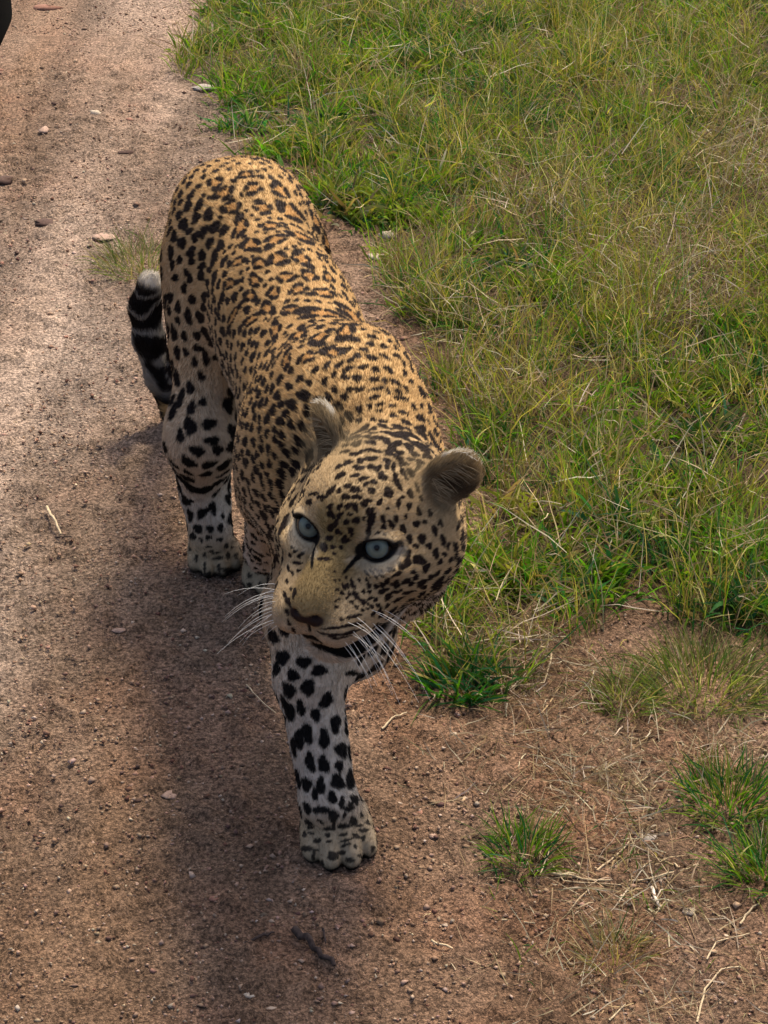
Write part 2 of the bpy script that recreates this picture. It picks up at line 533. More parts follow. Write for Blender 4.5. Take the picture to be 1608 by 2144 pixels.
def surface_nets(D, ax):
    S = D < 0
    nx, ny, nz = S.shape
    cnt = np.zeros((nx - 1, ny - 1, nz - 1), np.uint8)
    for a in (0, 1):
        for b in (0, 1):
            for c in (0, 1):
                cnt += S[a:nx - 1 + a, b:ny - 1 + b, c:nz - 1 + c]
    act = np.flatnonzero((cnt > 0) & (cnt < 8))
    cs = cnt.shape
    ci, cj, ck = np.unravel_index(act, cs)
    pos = np.zeros((len(act), 3)); n = np.zeros(len(act))
    corner = {}
    for a in (0, 1):
        for b in (0, 1):
            for c in (0, 1):
                corner[a, b, c] = (D[ci + a, cj + b, ck + c], np.stack([ax[0][ci + a], ax[1][cj + b], ax[2][ck + c]], 1))
    for e0 in corner:
        for d_ in range(3):
            if e0[d_] == 0:
                e1 = list(e0); e1[d_] = 1; e1 = tuple(e1)
                v0, p0 = corner[e0]; v1, p1 = corner[e1]
                m = (v0 < 0) != (v1 < 0)
                t = np.where(m, v0 / np.where(m, v0 - v1, 1), 0)
                pos += np.where(m[:, None], p0 + t[:, None] * (p1 - p0), 0); n += m
    pos /= n[:, None]
    faces = []
    def cid(i, j, k):
        return np.searchsorted(act, np.ravel_multi_index((i, j, k), cs))
    for d_ in range(3):
        s0 = [slice(None)] * 3; s1 = [slice(None)] * 3
        s0[d_] = slice(0, -1); s1[d_] = slice(1, None)
        o = [x for x in range(3) if x != d_]
        ch = S[tuple(s0)] != S[tuple(s1)]
        idx = np.argwhere(ch)
        ok = (idx[:, o[0]] > 0) & (idx[:, o[1]] > 0) & (idx[:, o[0]] < cs[o[0]]) & (idx[:, o[1]] < cs[o[1]])
        idx = idx[ok]
        sgn = S[tuple(s0)][tuple(idx.T)]
        qs = []
        for (u, v) in ((-1, -1), (0, -1), (0, 0), (-1, 0)):
            q = idx.copy(); q[:, o[0]] += u; q[:, o[1]] += v
            qs.append(cid(q[:, 0], q[:, 1], q[:, 2]))
        qf = np.stack(qs, 1)
        flip = sgn if d_ != 1 else ~sgn
        qf = np.where(flip[:, None], qf, qf[:, ::-1])
        faces.append(qf)
    return pos, np.concatenate(faces)

BV, BF = surface_nets(D, (ax_x, ax_y, ax_z))
del D
def laplace(V, F, it, lam=0.5):
    for _ in range(it):
        acc = np.zeros_like(V); n = np.zeros(len(V))
        for a, b in ((0, 1), (1, 2), (2, 3), (3, 0)):
            np.add.at(acc, F[:, a], V[F[:, b]]); np.add.at(acc, F[:, b], V[F[:, a]])
            n += np.bincount(F[:, a], minlength=len(V)) + np.bincount(F[:, b], minlength=len(V))
        V = V + lam * (acc / n[:, None] - V)
    return V
BV = laplace(BV, BF, 2, 0.4)

def vnormals(V, F):
    n = np.cross(V[F[:, 2]] - V[F[:, 0]], V[F[:, 3]] - V[F[:, 1]])
    out = np.zeros_like(V)
    for a in range(4):
        np.add.at(out, F[:, a], n)
    return unit(out)
BN = vnormals(BV, BF)
print('leopard mesh', len(BV), len(BF))

# --- region weights and fur flow at surface points
REGS = ['trunk', 'neck', 'head', 'ruff', 'muzzle', 'chin', 'ear', 'arm', 'leg', 'paw', 'thigh', 'hleg', 'tail']
def regions(P):
    W = {r: np.zeros(len(P)) for r in REGS}
    FL = np.zeros((len(P), 3))
    for p in PR:
        if p['sub'] or p['reg'] not in W: continue
        b0, b1 = bounds(p, 0.08)
        m = np.flatnonzero(np.all((P > b0) & (P < b1), 1))
        if not len(m): continue
        w = np.exp(-np.clip(sdf(p, P[m]), -0.02, None) / 0.012)
        W[p['reg']][m] += w
        FL[m] += w[:, None] * p['flow']
    tot = np.maximum(sum(W.values()), 1e-9)
    return {r: W[r] / tot for r in W}, unit(FL)

bvh = BVHTree.FromPolygons([tuple(v) for v in BV], [tuple(int(i) for i in f) for f in BF])
def hit(px, py):
    d = ray(px, py)
    h = bvh.ray_cast(Vector((0, 0, CAM_H)), Vector(d).normalized())
    return None if h[0] is None else (np.array(h[0]), np.array(h[1]))

# --- spots: centre, tangent u (along the fur), v, half-length, half-width, kind
SPOTS = []
WV, FLV = regions(BV)
BACK_PX = [(420, 330), (560, 320), (700, 450), (790, 620), (920, 770), (970, 900), (900, 960), (690, 850), (600, 780), (480, 570), (400, 420)]
def rosette_param(i):
    """(radius, kind, aspect, gap) at vertex i"""
    w = {r: WV[r][i] for r in REGS}
    pxy = to_px(BV[i])
    if (np.array([0, 0, CAM_H]) - BV[i]) @ BN[i] > 0.25 * np.linalg.norm(np.array([0, 0, CAM_H]) - BV[i]) and w['tail'] < 0.3:
        if w['head'] + w['ruff'] + w['muzzle'] + w['chin'] > 0.5 and pxy[0] < 975: return None
        if w['neck'] + w['trunk'] + w['arm'] > 0.4 and in_poly(pxy[None], BACK_PX)[0]: return 0.0058, 'spot', 1.3, 1.85
        if w['hleg'] + w['thigh'] > 0.5 and pxy[0] < 455: return None
        if w['leg'] + w['arm'] > 0.5 and pxy[0] < 745 and pxy[1] > (1330 if pxy[0] > 590 else 1040): return None
    h = hl(BV[i])
    if w['tail'] > 0.5: return 0.019, 'spot', 1.0, 1.25
    if w['paw'] > 0.4: return 0.0050, 'spot', 1.3, 2.2
    if w['leg'] > 0.4: return 0.0115, 'spot', 1.35, 1.62
    if w['hleg'] > 0.4: return 0.0125, 'spot', 0.85, 1.55
    if w['ear'] > 0.35: return None
    if w['muzzle'] > 0.35 or w['chin'] > 0.5: return None
    if w['head'] + w['ruff'] > 0.5:
        if abs(h[0]) < 0.030 and h[1] > -0.005: return None        # nose bridge is plain
        return (0.0050 if h[1] > -0.06 else 0.0062), 'spot', 1.25, 1.5
    if w['neck'] > 0.45: return 0.0072, 'spot', 1.6, 1.55
    if w['arm'] > 0.4: return 0.0088, 'spot', 1.7, 1.55
    if w['thigh'] > 0.5: return 0.0120, 'spot', 1.3, 1.55
    f = (BV[i] - RIB) @ FWD
    up = (BV[i] - RIB) @ UP
    vis = (np.array([0, 0, CAM_H]) - BV[i]) @ BN[i] > 0
    if f < 0.06 and up > -0.02 and not vis: return 0.0225, 'ros', 0.95, 1.9
    return 0.0088, 'spot', 1.7, 1.55
def frame(n, fl):
    u = unit(fl - n * (fl @ n)); v = np.cross(n, u)
    return u, v
order = rng.permutation(len(BV))[:45000]
acc_p = np.zeros((6000, 3)); acc_r = np.zeros(6000); na = 0
def try_add(P, n, fl, r, kind, asp, gap, force=False):
    global na
    u, v = frame(n, fl)
    if not force and na:
        dd = P - acc_p[:na]
        du = dd @ u / (asp ** 0.5); dv = dd @ v * (asp ** 0.5); dn = dd @ n
        if np.any(du * du + dv * dv + dn * dn < ((acc_r[:na] + r) * gap * 0.5 * 1.0) ** 2 * 1.0): return
    acc_p[na] = P; acc_r[na] = r * (1 if kind != 'ros' else 1.0); na += 1
    SPOTS.append((P, n, u, v, r * asp ** 0.5, r / asp ** 0.5, kind, rng.integers(1 << 30)))

# spots read off the photograph, as (crop x, crop y, length, width[, turn]); each is carried onto the body where its sight line meets it
def put(lst, x0, y0, sc, kind='spot', grow=1.25):
    global na
    for q in lst:
        cx, cy, lw, lh = q[0], q[1], q[2] * grow, q[3] * grow; ang = R(q[4]) if len(q) > 4 else 0.0
        px, py = x0 + cx / sc, y0 + cy / sc
        h_ = hit(px, py)
        if h_ is None: continue
        P, n = h_
        if lst is FORELEG:
            w_ = regions(P[None])[0]
            if (w_['head'] + w_['chin'] + w_['muzzle'])[0] > 0.4: continue
        d = unit(ray(px, py))
        if abs(d @ n) < 0.12: continue
        def tang(a, half):
            dd = ray(px + half * math.cos(a), py + half * math.sin(a))
            t = ((P - np.array([0, 0, CAM_H])) @ n) / (dd @ n)
            v = np.array([0, 0, CAM_H]) + t * dd - P
            L = np.linalg.norm(v)
            return v / L, min(L, half / FPX * 3.0 * 2.6)
        u, lu = tang(ang, lw / sc / 2); v, lv = tang(ang + math.pi / 2, lh / sc / 2)
        v = unit(v - u * (u @ v))
        acc_p[na] = P; acc_r[na] = (lu * lv) ** 0.5; na += 1
        SPOTS.append((P, n, u, v, lu, lv, kind, rng.integers(1 << 30)))
FOREHEAD = [(655,148,60,55),(735,142,50,40),(810,120,70,35),(930,130,80,50,20),(850,170,100,35,5),(960,180,110,35,-20),(1040,195,50,45),(1095,140,70,45,-10),(1110,195,45,40),(1185,215,55,50,40),(985,215,50,35),(580,215,80,35,-25),(680,200,60,30,-15),(765,208,55,40,30),(530,270,45,30),(612,252,60,45),(715,242,90,30,10),(845,237,60,55),(920,250,60,45,-45),(880,290,60,50),(1010,277,70,55,20),(1105,275,90,55,60),(1225,280,80,35,35),(1280,245,60,40,20),(520,315,70,25,-20),(600,330,90,30,-15),(720,305,140,30,5),(855,325,70,40),(930,330,75,35,-25),(1050,333,65,35,10),(1150,350,60,35,-15),(640,380,60,40),(720,365,100,35),(840,380,60,35,30),(940,370,60,30),(1030,375,70,25),(1095,400,60,35,-10),(540,398,90,30,-20),(470,430,60,30,-30),(625,435,80,40),(720,430,60,40,40),(775,440,60,35,-60),(845,420,60,35,-60),(890,428,60,35,-75),(965,405,70,35),(960,465,60,35,70),(1020,475,80,40,65),(1080,440,45,35,-45),(485,495,90,35,-30),(600,495,70,30,-15),(805,500,70,60,20),(660,520,80,30,-20),(910,525,100,45,75),(985,510,50,25,70),(740,545,50,40),(540,575,70,30,-20),(600,605,90,40),(680,560,50,30,-40),(850,620,80,60,80),(940,585,60,30,60),(1070,590,80,22,70),(415,610,80,40,-50),(475,615,40,40),(525,660,60,45),(610,660,70,40),(725,610,60,45),(1020,635,65,45,60),(1100,675,40,25,70),(690,690,60,35),(785,700,55,35,-50),(930,710,80,30,-80),(870,655,30,30),(960,660,30,25),(1010,730,50,40,-30),(660,720,50,40),(600,740,70,40,80),(545,730,60,40,-40),(480,735,50,35,-60),(405,735,50,40,-50),(845,750,30,25),(1085,770,60,35,60),(1170,785,50,35,50),(710,770,70,50,-60),(725,830,100,50,-70),(705,890,90,40,-80),(700,930,60,35,80),(605,840,60,45,-10),(415,795,60,50,30),(480,800,60,35,-60),(530,850,50,40,-70),(450,860,60,35,-60),(560,790,40,25),(665,825,35,25,-60),(810,830,60,40,60),(910,825,50,35,60),(985,810,40,20,-80),(1065,865,55,45),(875,870,70,40,65),(815,890,50,35,40),(965,905,65,45,60),(1205,915,70,40,80),(1130,850,35,30),(1250,860,60,30,60),(565,930,60,35,80),(515,985,60,40,-70),(470,930,50,40),(410,895,60,40,-70),(400,975,50,45),(1010,980,60,40,80),(1110,980,60,60),(1270,990,80,35,85),(1060,1035,40,35),(1160,1035,50,40),(770,935,40,20,-30),(820,950,40,18,20),(1215,1080,50,40),(1310,1030,50,25,-70),(1360,1040,60,30,-75),(1410,960,70,25,-75),(1440,780,60,25,-70),(1380,880,60,20,-75),(1420,1050,50,25,-70),(280,635,70,22,-15),(330,660,60,22,-25),(245,700,50,35),(360,670,60,22,-40)]
CHEEK = [(1180,175,50,60),(1280,110,75,35,80),(1340,190,80,35,80),(1085,178,60,40,80),(1140,230,35,30),(1235,230,45,40),(1290,290,70,45,70),(1070,290,60,50,40),(1160,340,90,70),(1020,375,50,45),(1210,405,55,50,-30),(1320,350,50,30,-45),(1355,295,35,35),(1380,235,50,25,-80),(1440,240,60,25,-80),(1480,230,50,25,-75),(940,410,60,35,10),(990,450,80,30,-20),(1115,430,50,25),(1140,460,40,22),(1060,500,70,35,-35),(1180,515,70,45,-25),(1100,520,60,28,-25),(975,512,60,35,-25),(915,500,45,35,-20),(880,525,45,35,40),(835,540,40,35),(775,535,40,40),(705,495,35,22,60),(760,490,40,20,60),(650,525,70,35,70),(580,535,40,25,70),(610,535,45,22,70),(885,575,75,32,-25),(935,600,90,28,-30),(1000,580,60,22,-25),(1080,585,90,22,-15),(1200,545,50,22,-20),(1300,520,80,30,-20),(1270,560,40,20,-20),(735,580,30,30),(780,583,28,28),(570,590,35,30),(535,565,25,25),(625,600,40,28,80),(675,605,70,35,65),(720,655,70,30,45),(645,660,35,28),(790,630,45,25,-20),(825,645,45,25,-20),(925,632,60,25,-30),(845,685,35,30),(800,695,30,28),(760,665,50,25,40),(680,695,40,28,30),(725,718,30,25),(530,697,30,28),(520,655,22,20),(605,630,25,22),(915,690,50,20,-35),(765,710,25,20),(810,750,50,25,-50),(565,792,35,30),(625,778,40,28,-10),(680,765,80,26,-12),(620,840,260,26,-10),(590,905,260,22,-12),(560,935,150,18,-8),(640,890,100,20,-12),(760,440,60,18,55),(800,430,60,18,50),(850,420,80,18,20),(870,455,60,18,35),(830,465,50,16,45),(215,270,40,22,-30),(245,310,35,30),(270,285,25,25),(230,360,70,25,10),(190,240,30,20,40),(205,590,50,22,80),(145,640,90,22,75),(150,740,60,22,70),(590,185,50,40,60),(640,115,50,35,70),(625,185,30,20,70),(500,240,40,30),(560,240,35,25,60),(430,240,70,50,70),(450,330,60,30),(400,330,40,25),(510,290,30,25),(515,425,20,15),(515,495,22,18),(550,490,18,15),(980,240,90,40,15)]
FORELEG = [(105,315,70,90),(170,460,90,110),(245,585,80,90),(320,490,120,70),(430,550,100,80),(350,670,110,100),(215,690,80,120),(210,820,70,140),(300,810,65,100),(405,860,75,90),(480,760,95,100),(545,925,75,120),(345,990,80,140),(285,1040,70,140),(465,1030,80,130),(590,1110,75,120),(365,1190,70,130),(460,1205,80,120),(570,1220,65,80),(655,1310,60,110),(560,1330,90,110),(440,1360,70,110),(340,1350,60,110),(400,1420,45,90),(520,1440,65,90),(590,1480,45,90),(685,1455,60,60),(645,1510,55,70),(345,1520,50,90),(440,1530,110,60),(530,1570,80,80),(605,1570,30,40),(665,1605,50,70),(600,1640,80,40),(700,1635,60,25),(125,540,40,110),(250,1090,40,120),(355,1615,60,30),(370,1650,55,25),(375,1690,40,25),(440,1610,60,20,30),(490,1660,60,30),(530,1640,30,60),(490,1705,40,30),(500,1745,40,25),(740,1670,70,35),(735,1725,40,40),(600,1700,70,25,-20),(620,1740,80,25,-20),(615,1770,70,25,-15),(690,1710,40,40),(420,1745,50,40),(680,1780,30,30),(530,1850,80,60),(590,1830,60,30),(720,1850,30,30),(330,1800,90,40),(390,1850,30,60),(640,1880,60,40)]
HINDLEG = [(285,250,50,80),(320,125,50,60),(375,190,45,80),(335,310,50,80),(425,260,55,80),(400,365,60,110),(475,370,60,90),(500,245,50,80),(455,485,55,70),(375,490,50,70),(460,565,70,55),(310,470,50,110),(335,390,40,60),(330,590,50,90),(385,590,50,60),(440,650,45,80),(510,620,60,110),(510,470,50,90),(325,750,50,120),(410,810,60,100),(350,880,50,140),(420,935,60,110),(300,960,50,110),(480,740,50,80),(490,900,50,80),(410,1050,95,130),(350,1110,50,120),(530,1035,110,80),(545,1140,130,60),(455,1205,110,80),(585,1200,90,60,-15),(400,1275,110,70,40),(530,1290,120,50,-12),(400,1340,90,30,30),(510,1350,110,30,-15),(350,1370,60,70),(430,1440,90,70),(515,1440,100,60),(570,1465,30,50),(380,1510,45,80),(420,1515,30,30),(410,1605,45,90),(485,1590,75,90,40),(550,1560,60,90,-20),(385,1670,30,60),(460,1690,60,70),(535,1690,50,60),(600,1685,50,60),(425,1735,45,60),(480,1760,35,35),(525,1745,45,35),(600,1755,50,35),(615,1610,25,40),(560,1835,90,18),(590,1870,90,18),(670,1805,30,20),(520,1800,60,15),(450,1870,30,50),(500,1930,20,80),(590,1940,25,80),(650,1950,60,50),
           (345,15,45,60),(300,40,40,80),(420,20,60,60),(390,95,45,60),(480,110,60,80),(410,130,40,80),(280,330,40,70)]
RUMP = [(645,255,140,90,-25),(845,200,130,70),(700,320,150,120,-40),(885,290,150,100),(1060,300,140,110),(750,410,140,130,-35),(950,415,150,110),(1130,440,150,150),(805,540,130,150,-20),(1000,530,170,90,-10),(1200,600,200,110,15),(1030,620,150,120),(870,650,150,130,-40),(1050,740,150,130,-20),(1200,740,150,120),(930,770,110,110,-40),(1250,350,130,110,40),(1290,500,90,90,30),(1360,640,120,90,45),(1100,860,130,100,-30),(1250,850,120,90,-10),(900,880,100,110,-50),(1370,860,100,80,30),(1180,940,160,80,-15),(1020,960,120,90,-30),(870,980,110,100,-60),(1160,1070,140,130,-30),(1330,1090,170,140,-20),(980,1060,120,110,-45),(1340,960,160,70,-10),(1530,1110,130,120,20),(1180,1230,170,120,-30),(1320,1240,120,130),(1480,1210,160,120),(1030,1200,120,120,-40),(1400,1340,160,90,-15),(1230,1370,140,90,-40),(1100,1390,110,100,-50),(880,1130,90,130,-70),(760,1110,80,130,80),(740,900,90,120,-70),(790,760,90,110,-60)]
RUMPSPOT = [(490,330,70,40,-30),(540,400,50,90,20),(600,460,70,80),(470,400,50,90,15),(440,520,60,90,10),(520,480,50,80),(570,570,50,90),(640,540,70,90,20),(700,560,50,90,20),(680,660,50,80,20),(610,640,50,80),(520,600,50,80),(430,640,60,80),(380,600,40,80),(360,700,40,90),(490,700,60,80),(560,720,50,80),(640,740,50,90),(700,760,50,80,20),(690,990,40,90),(640,870,50,90)]
SHOULDER = [(430,80,120,70,-25),(615,40,90,60),(735,45,100,70),(865,80,80,60,20),(880,20,110,45,15),(980,100,80,50,25),(490,130,160,60,-30),(640,130,150,50,-15),(810,130,110,45,10),(875,195,140,55,12),(985,185,120,40,30),(1090,185,90,40,30),(600,260,120,50,-45),(700,220,90,40,-30),(680,290,110,50,-30),(800,275,110,40,-20),(910,300,100,55,10),(1020,300,120,50,45),(650,360,80,70),(755,365,100,70,-30),(895,380,120,50,-5),(1075,405,130,50,20),(690,465,80,50,-30),(775,465,90,60,-20),(930,455,140,40,-12),(1100,485,90,40,12),(900,530,120,45,-15),(1130,540,140,45,12),(940,590,100,35,-10),(1210,400,70,40,60),(1300,490,150,50,65),(1390,530,120,50,70),(1050,600,90,30),(940,645,70,30),(1060,685,90,40),(1145,660,90,40,15),(1290,710,90,60),(1170,745,110,50,20),(890,720,60,40),(970,735,90,35),(480,400,90,60,-60),(560,340,70,50,-50),(500,260,130,45,-55),(400,300,110,45,-50)]
CHEEK += [(1000,640,80,25,-25),(1100,640,70,22,-20),(1180,600,60,25,-20),(960,720,60,25,-30),(1040,700,60,22,-25),(870,760,50,25,-30),(1380,420,50,25,-30),(1300,440,45,30,-20),(1250,470,45,30,-20),(1400,340,50,25,-50),(1440,300,50,25,-60),(1500,290,50,22,-70),(1330,480,50,25,-20),(1230,380,40,35),(1060,350,35,30),(1130,480,40,25),(170,300,35,20,60),(160,400,50,20,70),(190,440,40,20,60),(240,420,40,20),(150,500,40,22,70),(180,560,30,20,60),(170,660,60,18,75),(165,820,50,18,70),(200,880,50,16,60),(130,600,50,20,75),(600,470,30,18,60),(545,640,20,18),(590,560,22,18),(700,640,30,20,40),(860,720,40,22,-30),(990,540,50,25,-25)]
LIP = [(640,1205,100,28,-8),(430,1000,240,50,14),(600,1045,220,62,4),(740,990,170,66,-28),(820,900,100,50,-40)]
put(LIP, 560, 1080, 3.6545, 'lip', 1.2)
put(FOREHEAD, 580, 860, 3.6545); put(CHEEK, 560, 1080, 3.6545); put(FORELEG, 540, 1240, 3.35, 'spot', 1.12); put(HINDLEG, 260, 540, 2.977, 'spot', 0.95)
TRAIL = [(290,400,50,60),(290,590,110,70,-50),(435,595,100,100),(215,740,60,70),(355,765,80,70),(300,935,80,60,-30),(435,915,50,60),(210,940,30,80),(310,1030,60,60,30),(390,1080,50,60),(485,1075,50,60),(255,1085,50,30),(520,960,50,180,15),(500,470,50,30),(600,440,30,160),(690,430,50,100),(800,410,60,120),(700,640,60,120),(650,750,70,150),(600,1130,90,80),(290,1150,50,30),(380,1190,60,25),(330,1250,50,25),(460,1180,60,40),(440,1270,50,25),(410,160,50,160,10),(300,120,50,120,10),(520,200,50,160),(250,280,40,80)]
put(TRAIL, 480, 980, 5.955, 'spot', 1.05)
put(SHOULDER, 560, 700, 4.02, 'spot', 0.98); put(RUMPSPOT, 240, 300, 3.0635, 'spot', 1.08); put(RUMP, 240, 300, 3.0635, 'ros', 0.88)
#MANUAL_SPOTS
for i in order:
    q = rosette_param(i)
    if q is None: continue
    r, kind, asp, gap = q
    try_add(BV[i], BN[i], FLV[i], r * rng.uniform(0.8, 1.2), kind, asp, gap * 1.22)
print('spots', na)

def coat(P, N, W):
    """base coat colour at surface points"""
    n = len(P)
    gold = np.array([0.55, 0.345, 0.145]); buff = np.array([0.55, 0.395, 0.235]); white = np.array([0.70, 0.62, 0.51])
    grey = np.array([0.60, 0.51, 0.42]); black = np.array([0.004, 0.003, 0.003]); brown = np.array([0.010, 0.0045, 0.003])
    C = np.tile(gold, (n, 1))
    def mixc(c, f):
        nonlocal C
        f = np.clip(f, 0, 1)[:, None]
        C = C * (1 - f) + np.asarray(c)[None] * f
    up = (P - RIB) @ UP
    side = np.abs((P - RIB) @ SIDE)
    mixc(buff, sstep(0.06, -0.08, up) * (W['trunk'] + W['arm'] + W['thigh'] + W['neck']))
    mixc(white, sstep(-0.15, -0.75, N[:, 2]) * (W['trunk'] + W['neck'] + W['thigh']) * sstep(0.0, -0.1, up))
    mixc(grey, W['leg'] + W['hleg'] * 0.9)
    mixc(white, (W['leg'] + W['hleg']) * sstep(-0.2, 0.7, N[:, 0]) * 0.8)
    mixc((0.37, 0.29, 0.19), W['paw'])
    mixc(buff * 0.95, (W['thigh'] + W['arm']) * 0.7)
    mixc(grey, W['thigh'] * sstep(0.36, 0.20, P[:, 2]) * 0.85)
    mixc(buff, (W['leg'] + W['hleg']) * sstep(0.10, 0.34, P[:, 2]) * 0.55)
    h = hl(P)
    hw = W['head'] + W['muzzle'] + W['chin'] + W['ruff'] + W['ear']
    mixc(np.array([0.50, 0.355, 0.19]), hw)
    mixc(np.array([0.27, 0.185, 0.075]), hw * sstep(0.036, 0.020, np.abs(h[:, 0])) * sstep(-0.01, 0.02, h[:, 1]) * sstep(-0.075, -0.05, h[:, 2]))
    mixc(white, W['chin'] * sstep(-0.080, -0.095, h[:, 2]))
    mixc(np.array([0.34, 0.25, 0.155]), W['muzzle'] * 0.85)
    mixc(white * 0.85, hw * sstep(-0.06, -0.09, h[:, 2]) * 0.35)
    C *= 0.74
    C = C * (0.80 + 0.40 * noise(P, 130, 23, 2))[:, None]
    # dark marks
    lipm = np.zeros(n); dark = np.zeros(n); tint = np.zeros(n)
    kd = KDTree(n)
    for i in range(n): kd.insert(P[i], i)
    kd.balance()
    for (c, nn, u, v, a, b_, kind, sd_) in SPOTS:
        rad = max(a, b_) * 1.5
        ids = np.array([x[1] for x in kd.find_range(c, rad)], dtype=int)
        if not len(ids): continue
        ids = ids[(N[ids] @ nn) > 0.1]
        d = P[ids] - c
        x = d @ u / a; y = d @ v / b_
        r_ = np.random.default_rng(sd_)
        th = np.arctan2(y, x); rr = np.hypot(x, y)
        wob = 1.05 + 0.11 * np.sin(2 * th + r_.uniform(0, 6)) + 0.11 * np.sin(3 * th + r_.uniform(0, 6)) + 0.06 * np.sin(5 * th + r_.uniform(0, 6))
        if kind == 'lip':
            lipm[ids] = np.maximum(lipm[ids], sstep(1.1, 0.85, rr * wob)); continue
        if kind == 'spot':
            m = sstep(1.12, 0.88, rr * wob)
        else:
            k = r_.integers(3, 5); ph = r_.uniform(0, 6.28)
            gap = 0.5 + 0.5 * np.cos(k * th + ph + 0.5 * np.sin(th * 2))
            wid = 0.33 * (0.50 + 0.58 * sstep(0.03, 0.35, gap))
            m = sstep(wid * 1.25, wid * 0.8, np.abs(rr * wob - 0.76)) * sstep(0.0, 0.02, gap)
            tint[ids] = np.maximum(tint[ids], sstep(0.75, 0.5, rr * wob))
        dark[ids] = np.maximum(dark[ids], m)
    mixc(gold * np.array([0.66, 0.54, 0.40]), tint * 0.8)
    lg = np.clip(W['leg'] + W['hleg'] + W['paw'] + W['tail'] + W['thigh'] * 0.5, 0, 1)
    dc = brown[None] * (1 - lg[:, None]) + black[None] * lg[:, None]
    dark = dark * (1 - 0.08 * W['paw'])
    C = C * (1 - dark[:, None]) + dc * dark[:, None]
    mixc((0.003, 0.003, 0.003), lipm)
    # tail: nearly black below, left rim painted pale as if lit, white tip
    tp = np.array(tail_pts)
    tt = sstep(tail_pts[3][2] + 0.03, tail_pts[3][2] + 0.06, P[:, 2]) * (P[:, 1] > 3.38)
    mixc((0.30, 0.275, 0.24), W['tail'] * tt)
    mixc(black * 2, W['tail'] * tt * sstep(0.03, 0.065, np.abs(noise(P * np.array([1, 1, 1.7]), 21, 3) - 0.5)) * sstep(-0.026, -0.016, P[:, 0] - np.interp(P[:, 2], [0.07, 0.14, 0.21, 0.285], [-0.345, -0.386, -0.402, -0.385]) + 0.008 * noise(P, 60, 4)))
    mixc((0.58, 0.54, 0.48), W['tail'] * sstep(tail_pts[-1][2] - 0.006, tail_pts[-1][2] + 0.014, P[:, 2] + 0.3 * (P[:, 0] - tail_pts[-1][0])) * (P[:, 1] > 3.38))
    mixc(black, W['paw'] * sstep(0.019, 0.009, P[:, 2]))  # black pads, with the shade under the toes painted in too
    # eyes
    for s, ec, gz_ in EYES:
        d = P - ec
        lat = unit(HR * 1.0 + HU * (0.30 * s) - gz_ * (HR @ gz_)); ver = np.cross(gz_, lat) ; ver = ver if ver @ HU > 0 else -ver
        x = d @ lat / HS * s; y = d @ ver / HS; z = d @ gz_
        e = np.hypot(x / 0.0195, (y + 0.0006) / 0.0130)
        pale_ring = sstep(1.75, 1.35, np.hypot(x / 0.0205, (y + 0.002) / 0.0150)) * (z > -0.02)
        mixc((0.60, 0.50, 0.36), pale_ring * (0.10 + 0.32 * (y < -0.004)) * (hw > 0.5))
        mixc(black, sstep(1.26, 1.10, e) * (z > -0.02))
        # tear mark towards the nose
        tx = -x
        tw_ = np.interp(tx, [0.012, 0.022, 0.038], [0.0065, 0.0042, 0.0016])
        line = sstep(1.15, 0.8, np.abs(y + 0.004 + (tx - 0.016) * 0.70) / tw_) * sstep(0.008, 0.012, tx) * sstep(0.038, 0.033, tx)
        mixc(black, line * (z > -0.025))
        ob = sstep(0.004, 0.002, np.abs(y - 0.002 - (x - 0.018) * 0.25)) * sstep(0.014, 0.018, x) * sstep(0.029, 0.024, x)
        mixc(black, ob * (z > -0.03))
    # nose leather
    nz = np.hypot(h[:, 0] / 0.0210, (h[:, 2] + 0.0625 - 0.25 * np.abs(h[:, 0])) / 0.0095)
    mixc((0.016, 0.008, 0.007), sstep(1.15, 0.9, nz) * (h[:, 1] > 0.046))
    mixc(black, sstep(0.0028, 0.0015, np.abs(h[:, 0])) * (h[:, 1] > 0.05) * sstep(-0.086, -0.082, h[:, 2]) * sstep(-0.060, -0.063, h[:, 2]))
    # lips
    yl = np.interp(np.abs(h[:, 0]), [0, 0.018, 0.038, 0.052], [-0.097, -0.102, -0.103, -0.094])
    lowr = 0.003 + 0.010 * sstep(0.006, 0.024, np.abs(h[:, 0]))
    lip = sstep(0.0045, 0.0025, h[:, 2] - yl) * sstep(0.003, 0.0, yl - h[:, 2] - lowr) * sstep(-0.02, 0.0, h[:, 1]) * (np.abs(h[:, 0]) < 0.066)
    mixc(black, lip * (hw > 0.6))
    # ears: dark cup, pale rim
    for s, (c, ax) in EAR.items():
        d = (P - c) @ ax.T / HS
        ew = sstep(0.062, 0.050, np.linalg.norm(d, axis=1)) * W['ear']
        e = np.hypot(d[:, 0] / 0.036, d[:, 2] / 0.043)
        inner = sstep(0.92, 0.75, e) * (N @ ax[1] > -0.1)
        mixc((0.34, 0.255, 0.14), ew)
        mixc((0.030, 0.020, 0.015), inner * W['ear'] * sstep(0.020, 0.004, d[:, 2]))
        mixc((0.20, 0.15, 0.085), inner * W['ear'] * sstep(-0.006, 0.012, d[:, 2]) * 0.6)
        mixc(black * 2, ew * (N @ ax[1] < -0.2) * sstep(1.0, 0.8, e) * sstep(0.02, 0.01, d[:, 2]))
        mixc((0.7, 0.66, 0.58), ew * (N @ ax[1] < -0.1) * sstep(0.022, 0.030, d[:, 2]))
    return C

leopard = bpy.data.objects.new('leopard', None)
col.objects.link(leopard)
leopard.location = (float(RIB[0]), float(RIB[1]), 0)
tag(leopard, 'spotted leopard walking towards the viewer along the dirt track with one forepaw planted ahead', 'leopard')
LM = Matrix.Translation(-leopard.location)

